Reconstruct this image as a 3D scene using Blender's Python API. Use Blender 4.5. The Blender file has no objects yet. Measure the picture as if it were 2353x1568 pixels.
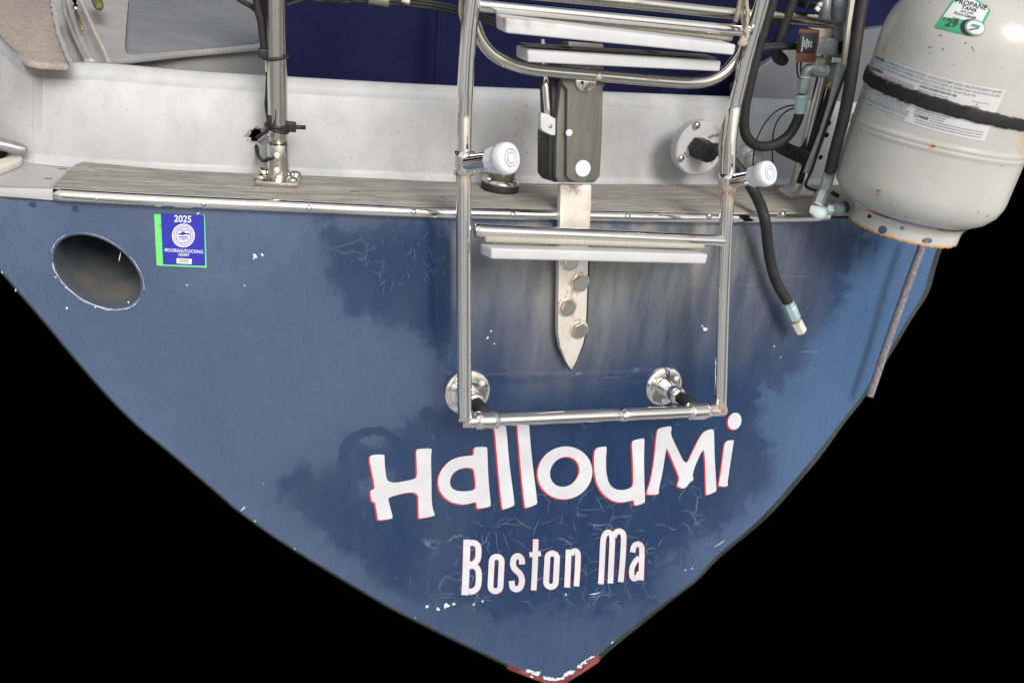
import bpy, bmesh, math, random
import numpy as np
from mathutils import Vector, Matrix
from mathutils.bvhtree import BVHTree
rnd = random.Random(7)
SC = bpy.context.scene
COL = SC.collection
# ------------------------------------------------------------------ camera
PS = 3536 / 2352                       # measuring grid (2352 wide) -> photo pixels
FOC = 1957.0                           # focal length on the measuring grid
CX, CY = 1176.0, 784.0
CZ = 1.75                              # eye height above the water
SCL = 0.92
_R = np.array([.927, -.009, .374]); _R /= np.linalg.norm(_R)
_U = np.array([.17, -.89, -.4226]); _U -= _R * (_U @ _R); _U /= np.linalg.norm(_U)
_F = np.cross(_R, _U)
if _F[2] < 0: _F = -_F
MW = np.array([_R, _F, _U])            # camera (right, down, ahead) -> world
EYE = np.array([0, 0, CZ])
cam_d = bpy.data.cameras.new('camera'); cam = bpy.data.objects.new('camera', cam_d); COL.objects.link(cam)
cam_d.sensor_fit = 'HORIZONTAL'; cam_d.sensor_width = 36; cam_d.lens = FOC / 2352 * 36
cam_d.clip_start = .02; cam_d.clip_end = 200
r_, u_, b_ = MW[:, 0], -MW[:, 1], -MW[:, 2]
cam.matrix_world = Matrix(((r_[0], u_[0], b_[0], 0), (r_[1], u_[1], b_[1], 0), (r_[2], u_[2], b_[2], CZ), (0, 0, 0, 1)))
SC.camera = cam
# ------------------------------------------------------------------ light
SUN_EL, SUN_AZ = math.radians(36), math.radians(176)     # azimuth from +Y, clockwise: behind the photographer
w = bpy.data.worlds.new('World'); SC.world = w; w.use_nodes = True
nt = w.node_tree; nt.nodes.clear()
def wn(t, **k):
    n = nt.nodes.new(t)
    for a, b in k.items(): setattr(n, a, b)
    return n
sky = wn('ShaderNodeTexSky', sky_type='NISHITA', sun_disc=False, sun_elevation=SUN_EL, sun_rotation=SUN_AZ,
         air_density=1.0, dust_density=4.0, ozone_density=1.0)
geo = wn('ShaderNodeTexCoord'); sep = wn('ShaderNodeSeparateXYZ')
nt.links.new(geo.outputs['Generated'], sep.inputs[0])
# clouds over the blue: soft overcast
mp = wn('ShaderNodeMapping'); mp.inputs['Scale'].default_value = (1.4, 1.4, 3.0)
nt.links.new(geo.outputs['Generated'], mp.inputs[0])
cn = wn('ShaderNodeTexNoise'); cn.inputs['Scale'].default_value = 1.6; cn.inputs['Detail'].default_value = 6
nt.links.new(mp.outputs[0], cn.inputs['Vector'])
cr = wn('ShaderNodeMapRange'); cr.inputs[1].default_value = .38; cr.inputs[2].default_value = .66
nt.links.new(cn.outputs['Fac'], cr.inputs[0])
mixc = wn('ShaderNodeMix', data_type='RGBA'); 
nt.links.new(cr.outputs[0], mixc.inputs[0]); nt.links.new(sky.outputs[0], mixc.inputs[6])
mixc.inputs[7].default_value = (9.5, 9.4, 9.2, 1)
# below the horizon: plain grey for water and dock, brightened to light the chrome
mr = wn('ShaderNodeMapRange'); mr.inputs[1].default_value = -.02; mr.inputs[2].default_value = .16
nt.links.new(sep.outputs[2], mr.inputs[0])
mixw = wn('ShaderNodeMix', data_type='RGBA')
nt.links.new(mr.outputs[0], mixw.inputs[0]); # noise bands added to the unseen low surroundings to streak the chrome
shn = wn('ShaderNodeTexNoise'); shn.inputs['Scale'].default_value = 4.5; shn.inputs['Detail'].default_value = 4
shm = wn('ShaderNodeMapping'); shm.inputs['Scale'].default_value = (1.3, 1.3, .25)
nt.links.new(geo.outputs['Generated'], shm.inputs[0]); nt.links.new(shm.outputs[0], shn.inputs['Vector'])
shr = wn('ShaderNodeMapRange'); shr.inputs[1].default_value = .42; shr.inputs[2].default_value = .56; shr.inputs[3].default_value = .28; shr.inputs[4].default_value = 1.0
nt.links.new(shn.outputs['Fac'], shr.inputs[0])
lowc = wn('ShaderNodeMix', data_type='RGBA', blend_type='MULTIPLY'); lowc.inputs[0].default_value = 1
lowc.inputs[6].default_value = (5.0, 5.1, 5.2, 1); nt.links.new(shr.outputs[0], lowc.inputs[7])
nt.links.new(lowc.outputs[2], mixw.inputs[6])
nt.links.new(mixc.outputs[2], mixw.inputs[7])
bg = wn('ShaderNodeBackground'); bg.inputs[1].default_value = .10
nt.links.new(mixw.outputs[2], bg.inputs[0])
wo = wn('ShaderNodeOutputWorld'); nt.links.new(bg.outputs[0], wo.inputs[0])
sd = bpy.data.lights.new('sun', 'SUN'); sun = bpy.data.objects.new('sun', sd); COL.objects.link(sun)
sd.energy = 1.65; sd.angle = math.radians(22); sd.color = (1, .975, .94)
sdir = Vector((math.sin(SUN_AZ) * math.cos(SUN_EL), math.cos(SUN_AZ) * math.cos(SUN_EL), math.sin(SUN_EL)))
sun.rotation_euler = sdir.to_track_quat('Z', 'Y').to_euler(); sun.location = sdir * 10
SC.view_settings.view_transform = 'Standard'; SC.view_settings.look = 'None'
SC.view_settings.exposure = 0.20; SC.view_settings.gamma = 1
# ------------------------------------------------------------------ measuring helpers
ZM = {'p': (0, 0, 1), 'A': (0, 0, .2829), 'B': (532.1, 0, .2829), 'C': (997.7, 0, .311), 'D': (1596.4, 0, .3394),
      'E': (1886.4, 0, .2121), 'G': (1796, 266, .4242), 'H': (0, 399.1, .29695), 'I': (964.5, 365.8, .4241),
      'J': (798.2, 931.2, .3958), 'K': (997.7, 1297, .2544), 'L': (332.6, 465.6, .10603), 'M': (0, 864.7, .4243),
      'N': (1529.9, 532.1, .4243), 'O': (1895.7, 332.6, .19392), 'W': (1762.7, 0, .16968), 'Q': (0, 266.06, .14847),
      'X': (66.5, 0, .22614)}
def zp(pts, k='p'):
    ox, oy, s = ZM[k]
    return [(ox + a[0] * s, oy + a[1] * s) for a in pts]
def ray(x, y):
    return MW @ np.array([(x - CX) / FOC, (y - CY) / FOC, 1.0])
def proj(P):
    c = MW.T @ (np.asarray(P) - EYE)
    return CX + FOC * c[0] / c[2], CY + FOC * c[1] / c[2], c[2]
TH = math.radians(10)
NRM = np.array([0, math.cos(TH), -math.sin(TH)])      # into the boat, square to the transom
OUT = -NRM
DT = 1.4737 * SCL                                     # transom plane
XC, KC = .838 * SCL, .035                             # camber of the transom
def L(x, y, off=0.0):                                 # flat plane parallel to the transom, off metres outboard
    r = ray(x, y); return EYE + r * ((DT - off) / (NRM @ r))
def T(x, y, off=0.0):                                 # the cambered transom itself
    r = ray(x, y); t = DT / (NRM @ r)
    for _ in range(6):
        t = (DT - off + KC * (t * r[0] - XC) ** 2) / (NRM @ r)
    return EYE + r * t
def Hz(x, y, z):
    r = ray(x, y); return EYE + r * ((z - CZ) / r[2])
def Yp(x, y, Y):
    r = ray(x, y); return EYE + r * (Y / r[1])
def AT(x, y, d):                                      # at depth d
    return EYE + ray(x, y) * d
def dep(P): return proj(P)[2]
def mm(px, P): return px * dep(P) / FOC               # grid pixels -> metres at P
# ------------------------------------------------------------------ materials
MATS = {}
class NB:
    def __init__(s, name):
        m = bpy.data.materials.new(name); m.use_nodes = True; s.m = m; s.t = m.node_tree
        s.p = s.t.nodes['Principled BSDF']
    def n(s, t, **k):
        n = s.t.nodes.new(t)
        for a, b in k.items(): setattr(n, a, b)
        return n
    def l(s, a, b): s.t.links.new(a, b)
    def coord(s, scale=(1, 1, 1), rot=(0, 0, 0)):
        c = s.n('ShaderNodeTexCoord'); mp = s.n('ShaderNodeMapping')
        mp.inputs['Scale'].default_value = scale; mp.inputs['Rotation'].default_value = rot
        s.l(c.outputs['Object'], mp.inputs[0]); return mp.outputs[0]
    def noise(s, sc, det=4, scale=(1, 1, 1), rough=.55, dist=0, rot=(0, 0, 0)):
        n = s.n('ShaderNodeTexNoise'); n.inputs['Scale'].default_value = sc; n.inputs['Detail'].default_value = det
        n.inputs['Roughness'].default_value = rough; n.inputs['Distortion'].default_value = dist
        s.l(s.coord(scale, rot), n.inputs['Vector']); return n.outputs['Fac']
    def rng(s, v, a, b, c=0., d=1., smooth=False):
        n = s.n('ShaderNodeMapRange')
        if smooth: n.interpolation_type = 'SMOOTHSTEP'
        for i, x in zip((1, 2, 3, 4), (a, b, c, d)): n.inputs[i].default_value = x
        s.l(v, n.inputs[0]); return n.outputs[0]
    def mix(s, f, a, b):
        n = s.n('ShaderNodeMix', data_type='RGBA')
        for i, x in ((0, f), (6, a), (7, b)):
            if isinstance(x, (tuple, list)): n.inputs[i].default_value = (*x, 1)[:4]
            elif isinstance(x, (int, float)): n.inputs[i].default_value = x
            else: s.l(x, n.inputs[i])
        return n.outputs[2]
    def math(s, op, a, b=None):
        n = s.n('ShaderNodeMath', operation=op)
        for i, x in ((0, a), (1, b)):
            if x is None: continue
            if isinstance(x, (int, float)): n.inputs[i].default_value = x
            else: s.l(x, n.inputs[i])
        return n.outputs[0]
    def attr(s, nm):
        n = s.n('ShaderNodeAttribute'); n.attribute_name = nm; return n.outputs['Fac']
    def set(s, **k):
        for a, v in k.items():
            i = s.p.inputs[a.replace('_', ' ')]
            if isinstance(v, (tuple, list)): i.default_value = (*v, 1)[:4]
            elif isinstance(v, (int, float)): i.default_value = v
            else: s.l(v, i)
        return s
    def bump(s, h, st=.2, dist=.002):
        b = s.n('ShaderNodeBump'); b.inputs['Strength'].default_value = st; b.inputs['Distance'].default_value = dist
        s.l(h, b.inputs['Height']); s.l(b.outputs[0], s.p.inputs['Normal']); return s
def mat(name, col, rough=.5, metal=0., var=.12, sc=30, bump=0, spec=.5):
    if name in MATS: return MATS[name]
    b = NB(name); nz = b.noise(sc, 5)
    f = b.rng(nz, .3, .7)
    lo = tuple(c * (1 - var) for c in col); hi = tuple(min(1, c * (1 + var)) for c in col)
    b.set(Base_Color=b.mix(f, lo, hi), Metallic=metal, Roughness=b.rng(nz, .3, .7, rough * .85, min(1, rough * 1.2)))
    b.p.inputs['Specular IOR Level'].default_value = spec
    if bump: b.bump(b.noise(sc * 8, 3), bump, .001)
    MATS[name] = b.m; return b.m
def steel(name, col, rough, tint=.25, streak=.3, metal=1.0):
    b = NB(name); f = b.noise(9, 6); g = b.noise(55, 5)
    base = b.mix(b.rng(f, .45, .8, 0, tint), col, (.50, .36, .20))
    base = b.mix(b.rng(g, .55, .8, 0, streak), base, (.34, .30, .25))
    ru = b.attr('rust'); h = b.noise(110, 6, rough=.7)
    rf = b.rng(b.math('ADD', b.math('MULTIPLY', ru, 1.1), b.math('MULTIPLY', h, .7)), .80, 1.06)
    rc = b.mix(b.noise(160, 3), (.30, .10, .02), (.50, .25, .06))
    b.set(Base_Color=b.mix(rf, base, rc), Metallic=b.rng(rf, 0, 1, metal, .15),
          Roughness=b.math('MAXIMUM', b.rng(g, .35, .75, rough, rough + .05), b.rng(rf, 0, 1, 0, .6)))
    b.bump(b.noise(14, 2), .06, .002)
    MATS[name] = b.m; return b.m
def mk_mats():
    steel('polished steel', (.87, .845, .80), .065, .15, .15)
    steel('dull steel', (.64, .615, .555), .20, .22, .10)
    steel('rusty plate steel', (.90, .86, .79), .34, .45, .30, .55)
    # --- hull paint: glossy navy enamel, paler where sky reflections are painted in, fine cracks
    b = NB('weathered navy hull paint with painted reflections')
    ox = b.attr('ox'); n1 = b.noise(16, 9, rough=.68, dist=.6); n2 = b.noise(3.5, 4)
    n3 = b.noise(60, 6, rough=.7, scale=(1, 1, .5))
    m = b.math('ADD', ox, b.math('MULTIPLY', b.math('SUBTRACT', n1, .5), .95))
    ms = b.rng(b.math('ADD', ox, b.math('MULTIPLY', b.math('SUBTRACT', n1, .5), .5)), .1, .9, 0, 1, True)
    m = b.math('ADD', b.math('MULTIPLY', b.rng(m, .40, .60, 0, 1, True), .6), b.math('MULTIPLY', ms, .4))
    m = b.math('MULTIPLY', m, b.rng(n3, .25, .5, .86, 1))
    n4 = b.noise(1.7, 5, scale=(1, 1, .6))
    sky_refl = b.mix(b.rng(n4, .38, .62), (.060, .093, .172), (.098, .150, .266))
    sky_refl = b.mix(b.rng(b.noise(9, 6, scale=(1.5, 1, .35), rough=.6), .5, .75, 0, .4), sky_refl, (.055, .085, .175))
    sky_refl = b.mix(b.rng(b.noise(38, 5, scale=(.5, 1, 1), rough=.7), .6, .78, 0, .35), sky_refl, (.14, .18, .29))
    sky_refl = b.mix(b.attr('blu'), sky_refl, (.054, .120, .248))
    navy = b.mix(b.rng(n2, .3, .7), (.011, .033, .094), (.020, .048, .115))
    navy = b.mix(b.rng(b.noise(11, 7, scale=(1.6, 1, .45), rough=.65), .45, .75, 0, .42), navy, (.050, .072, .125))
    low_refl = b.mix(b.rng(b.noise(10, 6, scale=(2.2, 1, .4)), .35, .7), (.13, .137, .142), (.370, .358, .325))
    navy = b.mix(b.attr('refl'), navy, low_refl)  # warm-grey low-sky reflection laid in as colour
    navy = b.mix(b.rng(n3, .52, .75, 0, .35), navy, (.035, .055, .11))
    sky_refl = b.mix(b.math('MULTIPLY', b.attr('thin'), .5), sky_refl, navy)
    base = b.mix(m, navy, sky_refl)
    fl = b.noise(240, 3); base = b.mix(b.rng(fl, .70, .76, 0, .35), base, (.25, .29, .38))
    # cracks in the varnish
    v = b.n('ShaderNodeTexVoronoi', feature='DISTANCE_TO_EDGE'); v.inputs['Scale'].default_value = 19
    dn = b.n('ShaderNodeTexNoise'); dn.inputs['Scale'].default_value = 7; dn.inputs['Detail'].default_value = 3
    co = b.coord((1, 1, 1.3)); b.l(co, dn.inputs['Vector'])
    vm = b.n('ShaderNodeVectorMath', operation='MULTIPLY_ADD'); b.l(dn.outputs['Color'], vm.inputs[0])
    vm.inputs[1].default_value = (.16, .16, .16); b.l(co, vm.inputs[2]); b.l(vm.outputs[0], v.inputs['Vector'])
    ed = b.rng(v.outputs['Distance'], .012, .034, 1, 0)
    ed = b.math('MULTIPLY', ed, b.rng(b.noise(13, 3), .48, .60))
    ed = b.math('MULTIPLY', ed, b.attr('crk'))
    base = b.mix(b.math('MULTIPLY', ed, .45), base, (.20, .25, .35))
    b.set(Base_Color=base, Roughness=b.math('ADD', b.rng(m, 0, 1, .05, .24), b.rng(n3, .3, .8, 0, .10)))
    bb = b.math('ADD', b.math('MULTIPLY', b.noise(5, 3), 1.0), b.math('MULTIPLY', ed, -.12))
    b.bump(bb, .10, .012)
    b.p.inputs['IOR'].default_value = 1.62
    MATS['hull'] = b.m
    # --- hull side seen past the transom edge: dirty, algae dark
    b = NB('dirty hull side paint'); f = b.noise(6, 5, scale=(1, 1, 1)); 
    b.set(Base_Color=b.mix(b.rng(f, .4, .62), (.008, .014, .010), (.035, .05, .055)), Roughness=.6); MATS['side'] = b.m
    b = NB('red bottom paint'); f = b.noise(30, 6)
    b.set(Base_Color=b.mix(b.rng(f, .35, .7), (.16, .012, .02), (.36, .10, .09)), Roughness=.7); MATS['red'] = b.m
    # --- chalky white gelcoat
    b = NB('chalky white gelcoat'); f = b.noise(5, 7, rough=.65); g = b.noise(120, 4); h = b.noise(22, 6)
    st = b.noise(9, 5, scale=(2.5, 2.5, .5))
    base = b.mix(b.rng(f, .35, .7), (.46, .48, .50), (.615, .63, .635))
    base = b.mix(b.rng(st, .48, .75, 0, .6), base, (.46, .445, .40))
    base = b.mix(b.math('MULTIPLY', b.rng(g, .63, .71, 0, .6), b.rng(b.noise(3.2, 3), .45, .62, .15, 1)), base, (.30, .29, .27))
    base = b.mix(b.rng(h, .52, .68, 0, .42), base, (.40, .425, .445))
    b.set(Base_Color=base, Roughness=b.rng(h, .3, .7, .38, .6)); b.bump(b.noise(30, 6), .05, .003); MATS['gel'] = b.m
    b = NB('dirty grey gelcoat'); f = b.noise(7, 6); g = b.noise(60, 5, scale=(.2, 1, 1))
    base = b.mix(b.rng(f, .3, .7), (.40, .41, .42), (.54, .54, .53)); base = b.mix(b.rng(g, .6, .75, 0, .5), base, (.30, .30, .29))
    b.set(Base_Color=base, Roughness=.5); b.bump(b.noise(40, 5), .06, .003); MATS['greygel'] = b.m
    b = NB('grey locker lid plastic'); f = b.noise(24, 7, scale=(.35, .35, 1.6), rough=.7); g = b.noise(150, 3)
    base = b.mix(b.rng(f, .3, .7), (.22, .23, .245), (.30, .31, .325)); base = b.mix(b.rng(g, .72, .76, 0, .5), base, (.12, .12, .13))
    b.set(Base_Color=base, Roughness=.55); MATS['lid'] = b.m
    b = NB('tan non-skid deck'); f = b.noise(75, 5, rough=.7); g = b.noise(8, 4)
    base = b.mix(b.rng(f, .35, .65), (.33, .28, .235), (.50, .44, .385)); base = b.mix(b.rng(g, .4, .7, 0, .3), base, (.40, .35, .30))
    b.set(Base_Color=base, Roughness=.85); b.bump(f, .7, .004); MATS['nonskid'] = b.m
    # --- bare grey teak
    b = NB('weathered grey teak'); f = b.noise(7, 9, scale=(1.2, 16, 16), rough=.7, dist=.7); g = b.noise(26, 6, scale=(.9, 14, 14), rough=.75)
    k = b.noise(3, 4)
    base = b.mix(b.rng(f, .38, .62), (.225, .208, .182), (.48, .452, .41)); base = b.mix(b.rng(g, .52, .68, 0, .8), base, (.095, .085, .075))
    base = b.mix(b.rng(k, .4, .7, 0, .25), base, (.46, .43, .375))
    b.set(Base_Color=base, Roughness=.8); b.bump(b.math('ADD', f, g), .55, .003); MATS['teak'] = b.m
    # --- canvas
    b = NB('navy canvas'); f = b.noise(5, 4); wv = b.n('ShaderNodeTexWave'); wv.inputs['Scale'].default_value = 260
    b.l(b.coord(), wv.inputs['Vector'])
    b.set(Base_Color=b.mix(b.rng(f, .3, .7), (.007, .010, .042), (.012, .0155, .060)), Roughness=.95); b.bump(b.math('ADD', b.noise(400, 2), b.math('MULTIPLY', f, 6)), .35, .002)
    b.p.inputs['Specular IOR Level'].default_value = .15; MATS['canvas'] = b.m
    # --- tank enamel
    b = NB('cream tank enamel'); f = b.noise(6, 5); g = b.noise(45, 5); sp = b.noise(70, 2)
    ru = b.attr('rust'); h = b.noise(60, 7, rough=.7)
    base = b.mix(b.rng(f, .35, .7), (.50, .51, .475), (.59, .595, .555))
    base = b.mix(b.rng(b.noise(14, 5, scale=(1, 1, .35)), .55, .75, 0, .3), base, (.55, .47, .33))
    sx = b.rng(sp, .735, .76); base = b.mix(b.math('MULTIPLY', sx, b.rng(b.noise(5, 2), .45, .6)), base, (.24, .09, .03))
    y1 = b.rng(b.math('ADD', ru, b.math('MULTIPLY', h, .8)), .60, 1.0)
    y2 = b.rng(b.math('ADD', ru, b.math('MULTIPLY', h, .6)), 1.05, 1.25)
    base = b.mix(y1, base, (.55, .29, .07)); base = b.mix(y2, base, (.11, .035, .012))
    b.set(Base_Color=base, Roughness=b.rng(y1, 0, 1, .27, .7)); b.bump(b.noise(12, 3), .05, .004); MATS['tank'] = b.m
    # --- rusty strap
    b = NB('rusty black strap'); f = b.noise(48, 8, rough=.7); g = b.noise(110, 4)
    ru = b.attr('rust')
    base = b.mix(b.rng(b.math('ADD', f, b.math('MULTIPLY', ru, .25)), .60, .72), (.012, .012, .014), (.16, .085, .04))
    base = b.mix(b.rng(g, .70, .76, 0, .8), base, (.45, .38, .27))
    b.set(Base_Color=base, Roughness=b.rng(f, .4, .6, .4, .85)); b.bump(f, .4, .004); MATS['strap'] = b.m
    # --- step plastic with moulded ribs
    b = NB('white step plastic'); f = b.noise(10, 6); h = b.noise(60, 5); ru = b.attr('rust')
    base = b.mix(b.rng(f, .4, .7), (.56, .575, .59), (.65, .66, .66)); base = b.mix(b.rng(h, .55, .8, 0, .25), base, (.55, .50, .40))
    rf = b.rng(b.math('ADD', ru, b.math('MULTIPLY', b.noise(40, 6), .7)), .72, 1.1)
    base = b.mix(rf, base, (.22, .08, .02)); b.set(Base_Color=base, Roughness=.42); MATS['step'] = b.m
    b = NB('ribbed grimy tread'); f = b.noise(10, 6); wv = b.n('ShaderNodeTexWave'); wv.inputs['Scale'].default_value = 70; wv.inputs['Distortion'].default_value = .3
    b.l(b.coord(), wv.inputs['Vector']); ru = b.attr('rust')
    base = b.mix(b.rng(f, .35, .7), (.48, .45, .38), (.60, .57, .50)); base = b.mix(b.math('MULTIPLY', wv.outputs['Fac'], .35), base, (.36, .33, .27))
    rf = b.rng(b.math('ADD', ru, b.math('MULTIPLY', b.noise(40, 6), .7)), .72, 1.1)
    base = b.mix(rf, base, (.10, .035, .012)); b.set(Base_Color=base, Roughness=.7); b.bump(wv.outputs['Fac'], .6, .002); MATS['tread'] = b.m
    mat('black rubber', (.016, .017, .018), .62, sc=40, var=.4, bump=.25)
    mat('black plastic', (.02, .021, .024), .45, sc=40, var=.3)
    mat('white vinyl', (.64, .65, .69), .36, sc=14, var=.09)
    mat('red vinyl', (.60, .035, .05), .45, var=.1)
    mat('pale cap plastic', (.72, .74, .80), .42, sc=60, var=.07, bump=.15)
    mat('grey green fitting', (.33, .40, .385), .42, .35, var=.22, sc=50)
    mat('pale teal fitting', (.42, .60, .57), .40, .3, var=.15, sc=50)
    mat('grey valve metal', (.24, .26, .275), .45, .35, var=.35, sc=45, bump=.2)
    mat('cream plastic', (.70, .66, .58), .5, sc=25)
    mat('brown coil housing', (.135, .052, .028), .55, var=.4, sc=70, bump=.3)
    mat('charcoal print', (.02, .022, .026), .5)
    mat('pale ink', (.45, .46, .46), .6)
    mat('sticker blue', (.020, .022, .42), .38, sc=6, var=.12)
    mat('sticker green', (.16, .78, .19), .4, sc=8, var=.1)
    mat('sticker white', (.82, .83, .86), .42, sc=20, var=.03)
    mat('tag green', (.06, .43, .20), .4, var=.12)
    mat('label paper', (.66, .67, .68), .45, sc=20, var=.06)
    mat('label ink', (.05, .055, .06), .6)
    mat('label faded ink', (.30, .31, .33), .6)
    mat('beige cord', (.42, .37, .28), .9, sc=150, var=.35, bump=.5)
    mat('grey braided rope', (.24, .22, .245), .9, sc=180, var=.5, bump=.8)
    mat('white enamel chips', (.72, .78, .82), .5, var=.15, sc=80)
    mat('pale scratch', (.155, .19, .27), .55, sc=60, var=.3)
    mat('olive fender fabric', (.17, .16, .05), .7, sc=50, var=.3)
    mat('brass pin', (.45, .33, .12), .45, .7, sc=60)
    mat('grime green lens', (.17, .17, .115), .28, sc=30, var=.15)
    mat('clear lens', (.45, .46, .47), .15, .2, var=.2, sc=20)
    mat('silicone sealant', (.70, .70, .67), .55, sc=40)
    mat('shaded grey panel', (.13, .135, .15), .5, sc=5)
    mat('dark gap', (.004, .004, .004), .9)
    b = NB('milled grey aluminium'); f = b.noise(14, 6, scale=(5, 5, .5)); g = b.noise(60, 4)
    base = b.mix(b.rng(f, .3, .7), (.155, .145, .13), (.215, .20, .18)); base = b.mix(b.rng(g, .6, .75, 0, .4), base, (.10, .09, .08))
    b.set(Base_Color=base, Roughness=.5, Metallic=.45); MATS['alloy'] = b.m
    mat('black anodised alloy', (.017, .017, .017), .45, .2, var=.2)
    mat('grey cleat metal', (.36, .365, .38), .42, .6, var=.2, sc=40, bump=.2)
    b = NB('black backdrop cloth'); b.set(Base_Color=(0, 0, 0), Roughness=1.0); b.p.inputs['Specular IOR Level'].default_value = 0; MATS['black'] = b.m
    b = NB('hawse pipe glaze'); f = b.noise(14, 6)
    b.set(Base_Color=b.mix(b.rng(f, .35, .7), (.075, .10, .14), (.20, .195, .165)), Roughness=.35); MATS['pipe'] = b.m
mk_mats()
def M(n): return MATS[n]
# ------------------------------------------------------------------ object helpers
BASE = {}
RUST = []                               # (point, radius, strength)
def set_props(o, label, cat, group=None, kind=None):
    if label: o['label'] = label
    if cat: o['category'] = cat
    if group: o['group'] = group
    if kind: o['kind'] = kind
def thing(name, label, cat, base, group=None):
    o = bpy.data.objects.new(name, None); COL.objects.link(o); o.empty_display_size = .05
    o.location = Vector(base); BASE[o.name] = np.array(base, float); set_props(o, label, cat, group); return o
def add(name, V, Fc, m, parent=None, smooth=True, auto=None, attrs=None, label=None, cat=None, group=None, kind=None, rust=False, mats=None, mi=None):
    V = np.asarray(V, float)
    base = BASE[parent.name] if parent else (V.mean(0) * (1, 1, 0) + (0, 0, V[:, 2].min()))
    me = bpy.data.meshes.new(name); me.from_pydata([tuple(v - base) for v in V], [], Fc)
    bm = bmesh.new(); bm.from_mesh(me); bmesh.ops.recalc_face_normals(bm, faces=bm.faces); bm.to_mesh(me); bm.free()
    o = bpy.data.objects.new(name, me); COL.objects.link(o)
    for x in (mats or [m]): me.materials.append(M(x) if isinstance(x, str) else x)
    if mi is not None: me.polygons.foreach_set('material_index', mi)
    me.polygons.foreach_set('use_smooth', [smooth] * len(me.polygons))
    if auto and smooth:
        me.set_sharp_from_angle(angle=math.radians(auto))
    if rust:
        a = np.zeros(len(V))
        for P, r, s in RUST:
            d = np.linalg.norm(V - P, axis=1); a = np.maximum(a, s * np.clip(1 - d / r, 0, 1))
        attrs = dict(attrs or {}); attrs.setdefault('rust', a)
    for k, v in (attrs or {}).items():
        at = me.attributes.new(k, 'FLOAT', 'POINT'); at.data.foreach_set('value', np.asarray(v, np.float32))
    if parent: o.parent = parent
    else: o.location = Vector(base)
    BASE[o.name] = base
    set_props(o, label, cat, group, kind); return o
def multi(name, parts, parent=None, attrs=None, **k):
    """one mesh from several collections, each with its own material; attrs belong to the first"""
    V, Fq, mi, mats = [], [], [], []
    for i, (mb, m) in enumerate(parts):
        o = len(V); V += [tuple(v) for v in mb.V]; Fq += [tuple(q + o for q in f) for f in mb.F]; mi += [i] * len(mb.F); mats.append(m)
    n0 = len(parts[0][0].V)
    at = {a: np.r_[np.asarray(v, float), np.zeros(len(V) - n0)] for a, v in (attrs or {}).items()}
    return add(name, V, Fq, None, parent, attrs=at, mats=mats, mi=mi, **k)
class MB:
    """collects verts and faces of one part"""
    def __init__(s): s.V = []; s.F = []
    def put(s, V, F):
        k = len(s.V); s.V += [tuple(v) for v in V]; s.F += [tuple(i + k for i in f) for f in F]; return s
    def build(s, name, m, parent=None, **k): return add(name, s.V, s.F, m, parent, **k)
def unit(v): v = np.asarray(v, float); return v / (np.linalg.norm(v) + 1e-12)
def spline(P, n=8, closed=False):
    P = [np.asarray(p, float) for p in P]; out = []
    N = len(P)
    for i in range(N if closed else N - 1):
        if closed: a, b, c, d = P[i - 1], P[i], P[(i + 1) % N], P[(i + 2) % N]
        else: a, b, c, d = P[max(i - 1, 0)], P[i], P[i + 1], P[min(i + 2, N - 1)]
        for k in range(n):
            t = k / n
            out.append(.5 * ((2 * b) + (c - a) * t + (2 * a - 5 * b + 4 * c - d) * t * t + (3 * b - a - 3 * c + d) * t ** 3))
    if not closed: out.append(P[-1])
    return out
def subdiv(P, step):
    out = []
    for a, b in zip(P[:-1], P[1:]):
        a, b = np.asarray(a), np.asarray(b); n = max(1, int(np.linalg.norm(b - a) / step))
        out += [a + (b - a) * k / n for k in range(n)]
    return out + [np.asarray(P[-1])]
def tube(P, r, n=20, cap=True, closed=False):
    """swept round tube; r a number or one per point"""
    P = [np.asarray(p, float) for p in P]; N = len(P)
    rs = [r] * N if np.isscalar(r) else list(r)
    tan = []
    for i in range(N):
        if closed: t = P[(i + 1) % N] - P[i - 1]
        else: t = P[min(i + 1, N - 1)] - P[max(i - 1, 0)]
        tan.append(unit(t))
    up = np.array([0, 0, 1.]) if abs(tan[0][2]) < .9 else np.array([1., 0, 0])
    a = unit(np.cross(tan[0], up)); V = []; F = []
    for i in range(N):
        a = unit(a - tan[i] * (a @ tan[i])); b = np.cross(tan[i], a)
        for k in range(n):
            q = 2 * math.pi * k / n; V.append(P[i] + rs[i] * (a * math.cos(q) + b * math.sin(q)))
    for i in range(N if closed else N - 1):
        j = (i + 1) % N
        for k in range(n):
            F.append((i * n + k, i * n + (k + 1) % n, j * n + (k + 1) % n, j * n + k))
    if cap and not closed:
        F.append(tuple(range(n - 1, -1, -1))); F.append(tuple((N - 1) * n + k for k in range(n)))
    return V, F
def lathe(O, ax, prof, n=32, cap=True, a0=None):
    """turned body: prof = [(height along ax, radius)]"""
    O = np.asarray(O, float); ax = unit(ax)
    up = np.array([0, 0, 1.]) if abs(ax[2]) < .9 else np.array([1., 0, 0])
    a = unit(np.cross(ax, up)) if a0 is None else unit(a0 - ax * (np.asarray(a0) @ ax)); b = np.cross(ax, a)
    V = []; F = []
    for h, r in prof:
        for k in range(n):
            q = 2 * math.pi * k / n; V.append(O + ax * h + max(r, 1e-5) * (a * math.cos(q) + b * math.sin(q)))
    for i in range(len(prof) - 1):
        for k in range(n): F.append((i * n + k, i * n + (k + 1) % n, (i + 1) * n + (k + 1) % n, (i + 1) * n + k))
    if cap:
        F.append(tuple(range(n - 1, -1, -1))); F.append(tuple((len(prof) - 1) * n + k for k in range(n)))
    return V, F
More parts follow.
